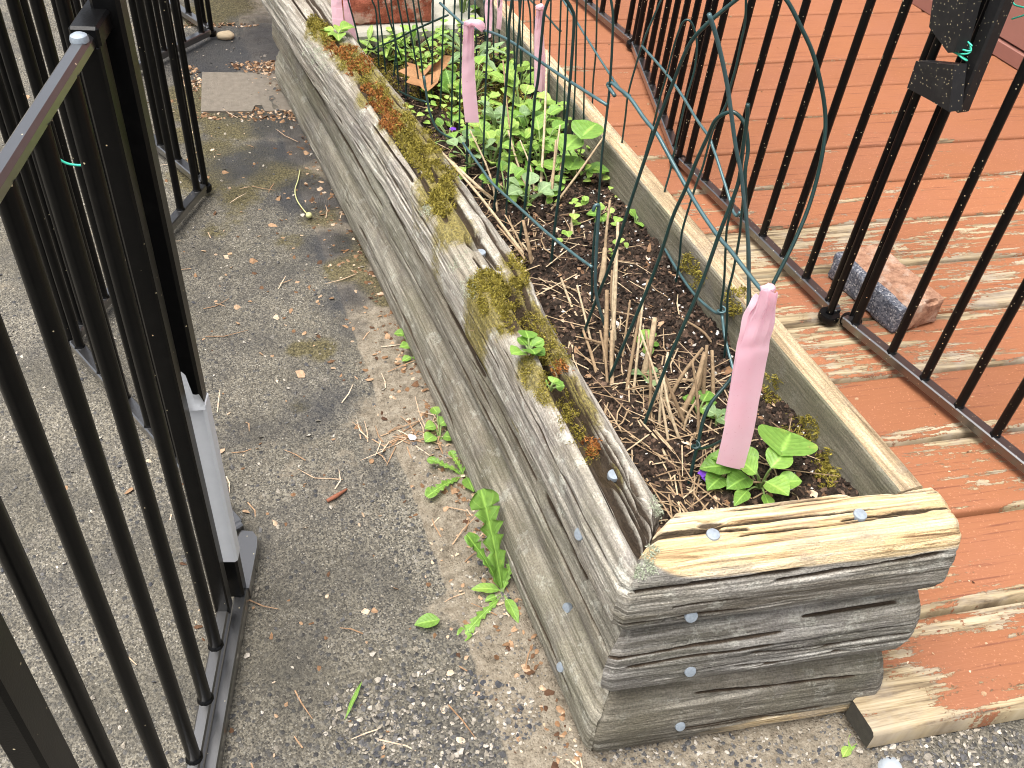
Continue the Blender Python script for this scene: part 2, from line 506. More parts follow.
def mat_brick(name, a, b, grey):
    t = NT(name); p = t.pos(); o = t.co('Object')
    c = t.ramp(t.noise(p, 70, 6, .7), [(.3, a), (.55, b), (.75, tuple(min(1, x * 1.5) for x in b))])
    c = t.mix(t.ramp(t.noise(p, 22, 5, .7), [(.5, 0), (.6, .55)]), c, (.56, .45, .36))
    gm = t.attr('grey')
    v = t.vor(p, 330); s_ = t.N.new('ShaderNodeSeparateColor'); t.L.new(v['Color'], s_.inputs[0])
    gc = t.ramp(s_.outputs[0], [(0, (.06, .066, .085)), (.5, (.13, .14, .17)), (.85, (.22, .225, .25)), (1, (.42, .42, .43))])
    k = t.ramp(t.math('ADD', gm, t.math('MULTIPLY', t.math('SUBTRACT', t.noise(p, 60, 4, .7), .5), .5)), [(.45, 0), (.55, 1)])
    c = t.mix(k, c, gc)
    t.set(Base_Color=c, Roughness=.9, Specular_IOR_Level=.2, Normal=t.bump(t.noise(p, 380, 5, .7), .9, .0025))
    return t.m

MAT = dict(
    ground=mat_ground(), deck=mat_deck(), soil=mat_soil(),
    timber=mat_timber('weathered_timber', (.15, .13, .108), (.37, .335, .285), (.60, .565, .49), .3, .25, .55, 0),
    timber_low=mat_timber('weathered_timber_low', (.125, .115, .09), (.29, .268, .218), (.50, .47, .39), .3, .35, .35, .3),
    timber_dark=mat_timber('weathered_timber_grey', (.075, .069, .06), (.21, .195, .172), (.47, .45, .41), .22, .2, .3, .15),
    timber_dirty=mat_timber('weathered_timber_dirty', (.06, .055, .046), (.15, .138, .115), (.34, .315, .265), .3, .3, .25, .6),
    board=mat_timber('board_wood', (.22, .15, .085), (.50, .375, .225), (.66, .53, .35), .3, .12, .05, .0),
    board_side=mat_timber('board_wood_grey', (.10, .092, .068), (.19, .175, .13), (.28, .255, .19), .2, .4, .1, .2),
    black=mat_black('black_powder_coat', .010, .3, .0025, .2),
    black_dusty=mat_black('black_powder_coat_dusty', .10, .36, .003, .2),
    rail=mat_black('black_rail', .02, .2, .010, 1.0),
    rail_dusty=mat_black('black_rail_dusty', .12, .28, .006, 1.0),
    plastic=mat_black('black_plastic', .26, .5, .014),
    zinc=mat_simple('galvanised_nail', (.27, .31, .35), .5, .3, .35, 300, .0005),
    wire=mat_simple('green_coated_wire', (.010, .033, .031), .3, 0, .3, 90, 0),
    wire_pale=mat_simple('sky_sheen_wire', (.065, .125, .135), .3, .25, .35, 60, 0),  # paler colour paints the sky's reflection into these wires
    dstem=mat_tint('dry_stem', [(0, (.13, .08, .045)), (.5, (.34, .24, .14)), (1, (.58, .47, .31))], .8, 200),
    litter=mat_tint('leaf_litter', [(0, (.07, .035, .02)), (.35, (.22, .12, .06)), (.7, (.42, .27, .16)), (1, (.66, .52, .38))], .85, 160),
    pebble=mat_tint('pebbles', [(0, (.05, .052, .06)), (.4, (.13, .125, .12)), (.75, (.32, .28, .22)), (1, (.55, .5, .43))], .85, 200, .001),
    crumb=mat_tint('soil_crumb', [(0, (.008, .005, .004)), (.5, (.035, .022, .015)), (.85, (.10, .062, .042)), (1, (.2, .13, .09))], .95, 260, .002),
    perlite=mat_tint('perlite', [(0, (.5, .46, .4)), (1, (.85, .83, .78))], .9, 200),
    moss=mat_tint('moss_green', [(0, (.07, .06, .010)), (.45, (.24, .195, .030)), (.8, (.40, .335, .06)), (1, (.60, .54, .17))], .85, 200),
    rust=mat_tint('moss_rust', [(0, (.12, .04, .012)), (.5, (.33, .12, .03)), (1, (.46, .24, .06))], .85, 200),
    lichen=mat_tint('lichen', [(0, (.30, .34, .24)), (1, (.62, .66, .50))], .9, 200, .001),
    leaf=mat_leaf('leaf_green', (.12, .26, .04), (.30, .50, .10)),
    leaf_dark=mat_leaf('leaf_deep_green', (.05, .16, .022), (.13, .31, .045)),
    leaf_lime=mat_leaf('leaf_lime', (.23, .41, .07), (.42, .58, .14)),
    leaf_sage=mat_leaf('leaf_sage', (.17, .28, .11), (.31, .44, .21)),
    gstem=mat_simple('green_stem', (.18, .26, .08), .6, 0, .3, 60),
    violet=mat_simple('violet_petal', (.13, .035, .36), .7, 0, .3, 90),
    dryleaf=mat_leaf('dry_leaf_brown', (.38, .19, .08), (.55, .31, .15), .7),
    tape=mat_simple('white_paper_tape', (.72, .74, .76), .6, 0, .08, 40, .0008),
    tie=mat_simple('teal_twist_tie', (.05, .52, .36), .4, 0, .1, 80),
    siding=mat_simple('painted_siding', (.30, .145, .115), .55, 0, .08, 12, .0006),
    trim=mat_simple('painted_trim', (.24, .105, .08), .6, 0, .1, 12, .0006),
    brick=mat_brick('brick_worn', (.20, .095, .06), (.42, .24, .155), 0),
    brick_red=mat_brick('brick_red', (.16, .04, .022), (.33, .10, .06), 0),
    plate=mat_simple('brown_plate', (.165, .142, .112), .9, 0, .45, 70, .003),
    stone=mat_simple('pale_stone', (.52, .42, .28), .9, 0, .25, 40, .002),
    cap=mat_simple('grey_cap', (.42, .47, .52), .35, .3, .1, 60),
    sill=mat_simple('pale_sill', (.34, .325, .27), .9, 0, .3, 25, .002),
    petal=mat_simple('white_petal', (.75, .66, .64), .8, 0, .2, 60),
)
def mat_ribbon():
    t = NT('pink_ribbon'); p = t.pos()
    c = t.mix(t.noise(p, 45, 4, .6), (.98, .70, .78), (.99, .80, .86))
    c = t.mix(t.ramp(t.noise(p, 500, 2), [(.68, 0), (.74, .35)]), c, (.55, .22, .28))
    t.set(Base_Color=c, Roughness=.42, Specular_IOR_Level=.4)
    tr = t.N.new('ShaderNodeBsdfTranslucent'); t.L.new(c, tr.inputs[0])
    ad = t.N.new('ShaderNodeMixShader'); ad.inputs[0].default_value = .6
    t.L.new(t.b.outputs[0], ad.inputs[1]); t.L.new(tr.outputs[0], ad.inputs[2])
    t.L.new(ad.outputs[0], t.N['Material Output'].inputs[0])
    return t.m
MAT['ribbon'] = mat_ribbon()

# ================================================================== GROUND
def axis_coords(a, b, step, far):
    core = list(np.arange(a, b + 1e-9, step))
    lo, hi, s_ = [], [], step
    x = core[0]
    while x > -far:
        s_ *= 1.5; x -= s_; lo.append(x)
    s_, x = step, core[-1]
    while x < far:
        s_ *= 1.5; x += s_; hi.append(x)
    return np.array(lo[::-1] + core + hi)
gx = axis_coords(-1.0, 1.0, .009, 120)
gy = axis_coords(.15, 3.3, .009, 120)
GX, GY = np.meshgrid(gx, gy, indexing='ij')
def blobs(lst):
    m = np.zeros_like(GX)
    for px, py, r, a in lst:
        c = at(px, py, 0)
        d2 = ((GX - c[0]) ** 2 + (GY - c[1]) ** 2) / (r * r)
        m = np.maximum(m, a * np.exp(-d2))
    return m
base_x = .335
wx = base_x - .046 * (np.clip(GY - .82, 0, 9) / 1.35) ** 1.4
near_wall = np.exp(-np.clip(wx - GX + .05 * (fbm(GX * 9, GY * 9, 3, 61) - .5), 0, 9) / .05) * (GX < .72) * (GY > .38) * (GY < 2.6)
front_wall = np.exp(-np.clip((.455 - .165 * (GX - .34)) - GY, 0, 9) / .05) * (GX > .25) * (GX < .72)
dirt = np.maximum(near_wall * .95, front_wall * 1.05)
dirt = np.maximum(dirt, blobs([(400, 420, .075, .95), (425, 395, .06, .8), (385, 360, .05, .6), (470, 600, .06, .7), (520, 690, .05, .8),
                               (600, 765, .07, .9), (720, 750, .10, 1.0), (800, 730, .10, 1.0), (660, 765, .1, 1.0), (880, 745, .03, .8), (960, 725, .03, .7),
                               (170, 430, .2, .25), (320, 480, .15, .3), (90, 250, .2, .35), (270, 90, .12, .7), (275, 125, .10, .6), (180, 130, .05, .5)]))
moss = 1.5 * blobs([(275, 175, .08, .8), (215, 150, .07, .7), (320, 215, .06, .7), (240, 195, .07, .6), (350, 245, .05, .8), (190, 95, .07, .9), (195, 112, .07, .9), (185, 135, .05, .7), (240, 120, .12, .8), (270, 122, .08, .7), (205, 175, .10, .75), (250, 155, .08, .6),
              (345, 270, .05, .9), (375, 285, .04, 1.0), (385, 300, .03, .9), (360, 255, .05, .7), (300, 180, .07, .6), (320, 350, .04, .7), (300, 405, .03, .5),
              (205, 15, .1, .8), (225, 8, .1, .8), (235, 215, .06, .45), (215, 230, .05, .5), (300, 350, .03, .7), (225, 330, .06, .3), (290, 240, .05, .5)])
wet = 1.15 * blobs([(240, 165, .10, .6), (310, 195, .09, .8), (330, 245, .07, .7), (250, 105, .12, .6), (345, 300, .07, .6), (300, 150, .08, .9), (320, 400, .10, .45), (260, 330, .1, .35), (285, 125, .10, .8), (330, 150, .05, .8), (335, 195, .05, .8), (355, 215, .05, .7), (270, 150, .07, .6), (290, 45, .25, .7), (230, 55, .2, .7), (350, 330, .06, .4), (385, 480, .05, .35)])
stone = -.02 + .42 * blobs([(420, 690, .10, 1), (480, 740, .10, 1), (330, 740, .12, .9), (960, 745, .08, 1.2), (900, 760, .06, 1.2), (250, 720, .1, .6), (450, 560, .06, .7), (150, 500, .15, .3)])
# the joints that cross the path near its far end
sa, sb = at(140, 26, 0), at(272, 23, 0)
def seam_dist(a, b):
    d = (b - a)[:2] / np.linalg.norm((b - a)[:2])
    return np.abs((GX - a[0]) * d[1] - (GY - a[1]) * d[0] + .006 * (fbm(GX * 20, GY * 20, 3, 5) - .5))
jd = seam_dist(sa, sb)
joint = np.exp(-(jd / .008) ** 2)
dirt = np.maximum(dirt, np.exp(-(jd / .018) ** 2) * .5)
Zg = .010 * (fbm(GX * 3, GY * 3, 3, 11) - .5) + .0035 * (fbm(GX * 40, GY * 40, 3, 3) - .5) - .018 * joint
Zg += .012 * dirt * (fbm(GX * 25, GY * 25, 4, 9) - .35) * np.clip(dirt, 0, 1)
Zg[(np.abs(GX) > 1.5) | (GY > 3.6) | (GY < -.2)] -= 0.0
deckmask = (GX > .66) & (GY > .37 - .16 * (GX - .66))
front = sst(.62, .70, GX) * (1 - sst(.0, .10, np.abs(GY - (.36 - .132 * (GX - .655)) + .02)))
Zg = np.where((GX > .6) & (GY < .4), Zg + .022 * front, Zg)
Zg = np.where(deckmask & (GY > .46), np.minimum(Zg, -.004), Zg)
g = MB(); g.grid(np.stack([GX, GY, Zg], -1))
ground = tag(g.build('asphalt_ground', MAT['ground']), kind='structure')
for n_, v_ in (('dirt', dirt), ('moss', moss), ('wet', wet), ('stone', stone)):
    attr(ground, n_, v_)

# ================================================================== DECK
DZ = .056
DANG = math.radians(-7.5)
de = np.array([math.cos(DANG), math.sin(DANG)]); dn = np.array([-de[1], de[0]])
BW, GAP = .1475, .0068
def deck_board_strip(mb, k, wear_all):
    v0 = k * BW
    org = np.array([.95, .325])
    nv = [0, .003, .008, .02, .045, .07, .1, .12, BW - GAP - .008, BW - GAP - .003, BW - GAP]
    nv = np.array(sorted(set(round(x, 4) for x in nv)))
    prof = np.interp(nv, [0, .003, .008, BW - GAP - .008, BW - GAP - .003, BW - GAP], [-.006, -.0015, 0, 0, -.0015, -.006])
    us = np.arange(0, 3.2, .012)
    jz = random.uniform(-.0012, .0012)
    P = np.zeros((len(us), len(nv) + 2, 3)); UV = np.zeros((len(us), len(nv) + 2, 2)); T = np.full(P.shape[:2], random.random())
    wr = np.zeros(P.shape[:2])
    off = random.uniform(0, 20)
    vv = np.concatenate([[0], nv, [BW - GAP]]); pr = np.concatenate([[-.034], prof, [-.034]])
    for j, (v, dz) in enumerate(zip(vv, pr)):
        y_at_left = (v0 + v)
        # left end of the board: against the planter, the front board runs out past it
        xl = .704 if (org[1] + dn[1] * y_at_left + de[1] * (.704 - .95)) > .408 else .652
        base = org + dn * y_at_left
        # u so that x starts at xl
        ul = (xl - base[0]) / de[0]
        uu = ul + us
        P[:, j, 0] = base[0] + de[0] * uu
        P[:, j, 1] = base[1] + de[1] * uu
        w = .0012 * (fbm(uu * 6 + off, np.full_like(uu, v * 30), 3, 21) - .5)
        P[:, j, 2] = DZ + dz + jz + w
        UV[:, j, 0] = uu + off; UV[:, j, 1] = v + k * 3.1
        e = min(v, BW - GAP - v)
        wr[:, j] = wear_all + .10 * math.exp(-e / .012) + .06 * (fbm(uu * 2 + off, np.full_like(uu, .5), 2, 31) - .5)
    mb.grid(P, UV, T)
    # left end face
    L = P[0]
    n = len(L)
    mb.add([tuple(p) for p in L] + [(p[0], p[1], DZ - .034) for p in L], [(i, i + 1, n + i + 1, n + i) for i in range(n - 1)], .5)
    ENDF.append((len(mb.f) - (n - 1), len(mb.f)))
    return list(wr.ravel()) + [-.5] * (2 * n)
dm = MB(); wearv = []; ENDF = []
NB = 15
for k in range(NB):
    wa = [.15, .085, .12, .085, .125, .125, .15, .075, .04, .02, .01, 0, 0, 0, 0][k]
    wearv += deck_board_strip(dm, k, wa)
wv = np.array(wearv)
co_ = np.array(dm.v)
for px, py, r, a in [(770, 235, .08, .12), (720, 255, .07, .14), (640, 160, .05, .10), (745, 290, .06, .12), (905, 715, .045, .16), (905, 650, .03, .06), (960, 440, .10, .07), (770, 330, .06, .13),
                     (840, 300, .05, .1), (1000, 300, .06, .06), (850, 230, .05, .1), (690, 190, .05, .08), (560, 70, .1, .04), (590, 75, .06, .06), (1000, 620, .05, .06),
                     (990, 535, .08, -.12), (880, 415, .07, -.09), (880, 370, .06, -.05), (980, 655, .05, -.08)]:
    c = at(px, py, DZ)
    wv += a * np.exp(-((co_[:, 0] - c[0]) ** 2 + ((co_[:, 1] - c[1]) * 1.6) ** 2) / (r * r))
deck = tag(dm.build('deck', MAT['deck'], flat_angle=50), kind='structure')
attr(deck, 'wear', wv)
deck.data.materials.append(mat_simple('dirty_end_grain', (.045, .04, .03), .95, 0, .5, 120, .002))
for a_, b_ in ENDF:
    for i_ in range(a_, b_): deck.data.polygons[i_].material_index = 1
ub = MB()
ub.box((2.3, 1.2, .005), 3.0, 2.4, .02)
under = None; 0 and tag(ub.build('deck_underside', mat_simple('dark_earth', (.02, .017, .014), .95)), kind='structure')

# house wall on the deck's far side
hw = empty('house_wall', (2.16, 2.0, DZ), 'reddish brown clapboard house wall beyond the deck in the upper right corner', 'wall')
ww = MB(); lap = .15
for k in range(16):
    z0 = DZ + .045 + k * lap
    ww.box((2.163, 2.6, z0 + lap / 2), .014, 3.9, lap - .004, rot=[[math.cos(.06), 0, -math.sin(.06)], [0, 1, 0], [math.sin(.06), 0, math.cos(.06)]], bev=.002)
ww.box((2.19, 2.6, 1.3), .02, 3.9, 2.5)
ww.build('siding', MAT['siding'], hw, flat_angle=30)
sk = MB(); sk.box((2.163, 2.6, DZ + .021), .02, 3.9, .04, bev=.002)
sk.build('skirt_board', MAT['trim'], hw, flat_angle=30)
sm = MB()
for y in (2.03, 1.2, 2.86):
    sm.box((2.151, y, DZ + .045 + 1.2), .004, .004, 2.36)
sm.build('joint_strip', MAT['trim'], hw)

# ================================================================== PLANTER
planter = empty('planter_box', (.5, .5, 0), 'long weathered landscape timber planter bed between the asphalt path and the red deck', 'planter')
def timber(name, A, e, L, n, Wd, z0, z1, mat, parent, cut0=0.0, cut1=0.0, seed=0, du=.006, nprof=140, pw=3.4, cracks=(), pits=(), slab=None,
           amp=1.0, bend=None, fresh=None, round_end=.006, checks=0):
    e = np.array([*e, 0.0]); n = np.array([*n, 0.0]); A = np.array([A[0], A[1], 0.0])
    th = np.linspace(0, 2 * math.pi, 1200, endpoint=False)
    # start bottom centre, go to the outer side, over the top, down the inner side
    cx_, cz_ = -np.sin(th), -np.cos(th)
    dd = Wd / 2 + Wd / 2 * np.sign(cx_) * np.abs(cx_) ** (2 / pw)
    zz = (z0 + z1) / 2 + (z1 - z0) / 2 * np.sign(cz_) * np.abs(cz_) ** (2 / pw)
    seg = np.hypot(np.diff(np.append(dd, dd[0])), np.diff(np.append(zz, zz[0])))
    s_ = np.concatenate([[0], np.cumsum(seg)]); Pm = s_[-1]
    q = np.linspace(0, Pm, nprof, endpoint=False)
    d_ = np.interp(q, s_, np.append(dd, dd[0])); z_ = np.interp(q, s_, np.append(zz, zz[0]))
    nd = np.gradient(np.concatenate([[d_[-1]], d_, [d_[0]]]))[1:-1]; nz = np.gradient(np.concatenate([[z_[-1]], z_, [z_[0]]]))[1:-1]
    ln = np.hypot(nd, nz); Nd, Nz = -nz / ln, nd / ln
    if Nd[np.argmin(d_)] > 0: Nd, Nz = -Nd, -Nz
    nu = max(8, int(L / du)); sU = np.linspace(0, 1, nu)
    u0 = cut0 * d_; u1 = L - cut1 * d_
    U = u0[None, :] + sU[:, None] * (u1 - u0)[None, :]
    Q = np.broadcast_to(q[None, :], U.shape)
    # noise that closes round the section
    ang = Q / Pm * 2 * math.pi
    cy_, sy_ = np.cos(ang) * .055, np.sin(ang) * .055
    D = amp * np.where(True, 1.0, 1.0) * (.005 * (fbm(U * 3.0 + seed, cy_ * 14 + sy_ * 9 + seed, 3, seed) - .5) + .0085 * (np.minimum(fbm(U * 5, Q * 85, 4, seed + 3), .54) - .5) + .0055 * (np.minimum(fbm(U * 3.3 + 4, Q * 150, 3, seed + 5), .52) - .5)
               + .003 * (fbm(U * 22, Q * 260, 2, seed + 6) - .5) + .004 * (fbm(U * 14, Q * 30, 4, seed + 8) - .5))
    # checks (drying cracks) along the grain
    dirt_shade = np.zeros(U.shape)  # crack and pit mask for soil and painted recess shade
    rc = np.random.default_rng(seed * 7 + 1)
    cracks = list(cracks)
    for _ in range(checks):
        ua = rc.uniform(-.02, .95) * L; ln_ = min(rc.uniform(.05, .30), L * .6); va = rc.uniform(.08, .66) * Pm
        cracks.append((ua, va, ua + ln_, va + rc.normal(0, .004), rc.uniform(.0011, .0021), rc.uniform(.0045, .009)))
    for (ua, va, ub_, vb, w, dep) in cracks:
        t = np.clip((U - ua) / (ub_ - ua), 0, 1)
        vc = va + (vb - va) * t + .006 * (fbm(U * 9, np.full_like(U, va * 100), 3, seed + 12) - .5)
        end = sst(0, .08, (U - ua) / (ub_ - ua) if ub_ > ua else 0) * sst(0, .12, (ub_ - U) / (ub_ - ua))
        ww_ = w * (.6 + .8 * vn(U * 18, np.full_like(U, vb * 77), seed))
        ck = end * np.exp(-((Q - vc) / ww_) ** 4)
        D = D - dep * ck
        if dep > .004: dirt_shade = np.maximum(dirt_shade, ck)
    for (uc, vc, ru, rv, dep) in pits:
        rr = np.sqrt(((U - uc) / ru) ** 2 + ((Q - vc) / rv) ** 2) + .5 * (fbm(U * 45, Q * 45, 3, seed + 20) - .5)
        D = D - dep * (1 - sst(.55, 1.1, rr)); dirt_shade = np.maximum(dirt_shade, (1 - sst(.5, .9, rr)) * min(1, dep / .012))
    if slab:
        D = D - slab(U, Q, Pm)
    edge = np.minimum((U - u0[None, :]), (u1[None, :] - U))
    D = D - round_end * (1 - sst(0, .012, edge + .003 * vn(Q * 90, U * 0, seed)))
    bx = bend(U) if bend else 0
    P = A[None, None] + e[None, None] * U[..., None] + n[None, None] * (d_[None, :] + Nd[None, :] * D + bx)[..., None]
    P[..., 2] = z_[None, :] + Nz[None, :] * D
    uvs = np.stack([U + seed * 1.37, Q], -1)
    mb = MB()
    I = np.arange(nu * nprof).reshape(nu, nprof); J = np.roll(I, -1, 1)
    F = np.stack([I[:-1], J[:-1], J[1:], I[1:]], -1).reshape(-1, 4)
    mb.add(P.reshape(-1, 3), F.tolist(), .5, [tuple(a) for a in uvs.reshape(-1, 2)])
    frv = np.zeros(nu * nprof)
    if fresh is not None:
        frv = fresh(U, Q, Pm, P).ravel()
    extra = 0
    for end, sgn in ((0, -1), (nu - 1, 1)):
        ring = P[end]; c = ring.mean(0)
        rings = []
        for f in (1.0, .97, .8, .5, .2):
            w = c + (ring - c) * f
            if f < .95:
                w = w + e * sgn * (.003 * (vn(w[:, 1:2] * 150 + w[:, 0:1] * 130, w[:, 2:3] * 150, seed) - .6))
            rings.append(w)
        V = np.concatenate(rings + [c[None]])
        Fc = []
        for k in range(4):
            for j in range(nprof):
                a = (k * nprof + j, k * nprof + (j + 1) % nprof, (k + 1) * nprof + (j + 1) % nprof, (k + 1) * nprof + j)
                Fc.append(a if sgn > 0 else a[::-1])
        for j in range(nprof):
            a = (4 * nprof + j, 4 * nprof + (j + 1) % nprof, 5 * nprof)
            Fc.append(a if sgn > 0 else a[::-1])
        mb.add(V, Fc, .5, [(p[1] * .2 + seed, p[2] + p[0]) for p in V])
        extra += len(V)
    o = mb.build(name, mat, parent, flat_angle=70)
    attr(o, 'fresh', np.concatenate([frv, np.zeros(extra)]))
    attr(o, 'dirt_shade', np.concatenate([dirt_shade.ravel(), np.full(extra, .35)]))
    return o

LONG_N = (1, 0); LONG_E = (0, 1)
Y0 = .470
def wob(U): return .003 * np.sin(U * 2.9 + .6) + .006 * np.exp(-((U - .85) / .3) ** 2) - .085 * (np.clip(U - .35, 0, 9) / 1.35) ** 1.35
def wob2(U): return .003 * np.sin(U * 2.3 + .9) - .066 * (np.clip(U - .35, 0, 9) / 1.35) ** 1.35
def wob1(U): return .003 * np.sin(U * 2.0 + .2) - .046 * (np.clip(U - .35, 0, 9) / 1.35) ** 1.4
Pm3 = .345
def slab_top(U, Q, Pm):
    # the inner half of the top has sunk and split away from the outer ridge
    gl_ = .425 + .05 * sst(.05, .5, U) + .02 * (fbm(U * 12, U * 0, 3, 91) - .5)
    inner = sst(gl_ - .012, gl_ + .012, Q / Pm) * (1 - sst(.66, .74, Q / Pm))
    front = 1 - sst(.40, .50, U)
    ridge = np.exp(-((Q / Pm - gl_ + .035) / .03) ** 2)
    rough = fbm(U * 30, Q * 120, 4, 95)
    return inner * (.017 * front + .004 * (1 - front) * (1 - sst(1.2, 1.7, U)) + .010 * (rough - .5) * (.4 + .6 * front)) - .004 * ridge * front
t3 = timber('long_timber', (.331, Y0), LONG_E, 2.5, LONG_N, .098, .235, .347, MAT['timber'], planter, cut0=.95, seed=3, du=.004, nprof=300, pw=3.2, bend=wob, slab=slab_top,
            cracks=[(.02, .163, .50, .180, .0095, .016), (.04, .186, .47, .189, .0042, .020), (.015, .203, .46, .205, .0050, .022), (.10, .2165, .44, .2185, .0036, .018), (.0, .195, .2, .196, .0024, .012), (.2, .176, .45, .180, .003, .012), (.62, .15, 1.1, .158, .004, .008), (.7, .172, 1.5, .178, .003, .008), (.09, .170, .12, .171, .002, .001), (.04, .193, .42, .196, .0022, .012), (.05, .209, .40, .212, .0026, .018), (.02, .225, .50, .226, .002, .010),
                    (.30, .204, .62, .20, .003, .014), (.5, .182, .98, .176, .0045, .014), (.95, .18, 1.4, .172, .005, .012), (.08, .155, .30, .158, .002, .008),
                    (.03, .118, .32, .12, .0018, .005), (.35, .10, .9, .103, .002, .005), (.55, .205, 1.2, .20, .0025, .01), (.0, .178, .18, .178, .004, .016), (1.3, .19, 1.9, .18, .004, .01)],
            pits=[(.435, .185, .055, .018, .020), (.575, .165, .022, .007, .022), (.60, .185, .012, .005, .014), (.40, .155, .03, .012, .006), (.005, .215, .03, .018, .022), (.0, .165, .012, .02, .012)], amp=.85, checks=44, round_end=.010)
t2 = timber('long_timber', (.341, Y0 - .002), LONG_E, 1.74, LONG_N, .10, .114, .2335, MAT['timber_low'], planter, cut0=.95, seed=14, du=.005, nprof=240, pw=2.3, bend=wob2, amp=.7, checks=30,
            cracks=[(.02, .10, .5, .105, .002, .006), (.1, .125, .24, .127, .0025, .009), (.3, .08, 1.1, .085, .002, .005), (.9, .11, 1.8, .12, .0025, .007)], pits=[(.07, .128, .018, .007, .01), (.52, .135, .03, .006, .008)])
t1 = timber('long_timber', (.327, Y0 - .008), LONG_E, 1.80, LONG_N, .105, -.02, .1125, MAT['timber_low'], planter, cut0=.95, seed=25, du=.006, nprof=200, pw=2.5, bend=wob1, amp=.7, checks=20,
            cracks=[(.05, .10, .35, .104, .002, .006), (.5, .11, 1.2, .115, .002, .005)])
EA = math.radians(-8.6)
ee = (math.cos(EA), math.sin(EA)); en = (-math.sin(EA), math.cos(EA))
def fresh_top(U, Q, Pm, P):
    t = Q / Pm
    nb = .012 * (fbm(U * 14, Q * 20, 4, 77) - .5)
    lo = .355 + .30 * np.exp(-U / .022) - .010 * sst(.1, .35, U)
    m = sst(lo - .006, lo + .006, t + nb) * (1 - sst(.80, .84, t))
    return m
def fresh_low(U, Q, Pm, P):
    t = Q / Pm + .02 * (fbm(U * 22, Q * 60, 4, 78) - .5)
    return .75 * sst(.10, .12, t) * (1 - sst(.20, .215, t - .035 * U / .3)) * sst(.13, .2, U + .06 * (fbm(U * 30, Q * 90, 3, 79) - .5))
def slab_end(U, Q, Pm):
    t = Q / Pm
    back = sst(.58, .63, t) * (1 - sst(.76, .8, t))
    return .012 * back * sst(.268, .278, U) + .005 * sst(.40, .5, t) * (1 - sst(.75, .8, t)) * (fbm(U * 9, Q * 30, 3, 5) - .2)
e3 = timber('end_timber', (.331, .469), ee, .375, en, .097, .234, .347, MAT['timber_dark'], planter, cut0=.85, seed=31, du=.0026, amp=.55, checks=5, round_end=.010, nprof=300, pw=2.8, fresh=fresh_top, slab=slab_end,
            cracks=[(.0, .118, .20, .120, .0022, .007), (.16, .108, .36, .116, .0022, .009), (.08, .207, .38, .199, .0030, .014), (.03, .180, .30, .178, .0016, .007), (.24, .170, .38, .168, .0015, .006), (.18, .205, .37, .207, .002, .008), (.02, .175, .12, .178, .002, .006), (.05, .21, .2, .208, .002, .006), (.0, .07, .2, .07, .0022, .006)],
            pits=[(.11, .186, .02, .006, .006), (.325, .215, .012, .006, .010), (.0, .15, .02, .03, .01), (.06, .065, .008, .004, .006)])
e2 = timber('end_timber', (.331, .465), ee, .369, en, .09, .114, .231, MAT['timber_dark'], planter, cut0=.85, seed=42, du=.003, nprof=280, pw=2.15, amp=.5, checks=14,
            cracks=[(.20, .085, .36, .09, .002, .008), (.02, .10, .2, .104, .0018, .005), (.05, .07, .3, .074, .002, .004)], pits=[(.06, .055, .01, .004, .006)])
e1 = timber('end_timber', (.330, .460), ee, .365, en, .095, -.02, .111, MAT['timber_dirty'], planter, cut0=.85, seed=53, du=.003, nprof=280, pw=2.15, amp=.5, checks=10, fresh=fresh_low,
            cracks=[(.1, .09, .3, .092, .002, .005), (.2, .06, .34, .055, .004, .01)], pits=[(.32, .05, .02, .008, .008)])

def plank(name, P0, P1, wd, z0, z1, parent, seed):
    """the upright inside board, top edge worn"""
    P0 = np.array(P0); P1 = np.array(P1); L = np.linalg.norm(P1 - P0); e = (P1 - P0) / L; n = np.array([e[1], -e[0]])
    us = np.linspace(0, L, int(L / .006))
    hz = z1 - z0
    sec = [(0, z0), (0, z0 + hz * .3), (0, z0 + hz * .6), (0, z1 - .012), (0, z1 - .004), (.001, z1 - .001), (.004, z1)]
    tops = list(np.linspace(.006, wd - .006, 10))
    sec_s = sec
    sec_t = [(.004, z1)] + [(x, z1) for x in tops] + [(wd - .003, z1), (wd, z1 - .003), (wd, z1 - .02), (wd, z0)]
    out = []
    for part, ss in (('s', sec_s), ('t', sec_t)):
        Pp = np.zeros((len(us), len(ss), 3)); UV = np.zeros((len(us), len(ss), 2)); acc = 0
        for j, (d, z) in enumerate(ss):
            if j: acc += math.hypot(d - ss[j - 1][0], z - ss[j - 1][1])
            wv_ = .003 * (fbm(us * 3, np.full_like(us, .3), 3, seed) - .5)
            dz = 0
            if z >= z1 - .0015:
                dz = .0022 * (fbm(us * 5, np.full_like(us, d * 160), 3, seed + 2) - .6)
            Pp[:, j, 0] = P0[0] + e[0] * us + n[0] * (d + wv_)
            Pp[:, j, 1] = P0[1] + e[1] * us + n[1] * (d + wv_)
            Pp[:, j, 2] = z + dz
            UV[:, j, 0] = us; UV[:, j, 1] = acc + (0 if part == 's' else .4)
        out.append((Pp, UV))
    mb = MB()
    for (Pp, UV), off in zip(out, (0, 0)):
        mb.grid(Pp, UV)
    for i in (0, -1):
        a = [tuple(p) for p in out[0][0][i]] + [tuple(p) for p in out[1][0][i][1:]]
        mb.add(a, [tuple(range(len(a)))], .5)
    o = mb.build(name, MAT['board'], parent, flat_angle=40)
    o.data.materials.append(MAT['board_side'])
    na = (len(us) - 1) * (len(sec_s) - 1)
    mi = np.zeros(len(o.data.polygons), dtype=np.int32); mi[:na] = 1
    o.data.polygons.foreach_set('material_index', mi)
    attr(o, 'fresh', np.zeros(len(o.data.vertices)))
    return o
pl = plank('side_board', (.664, .492), (.664, 2.05), .034, .15, .341, planter, 61)
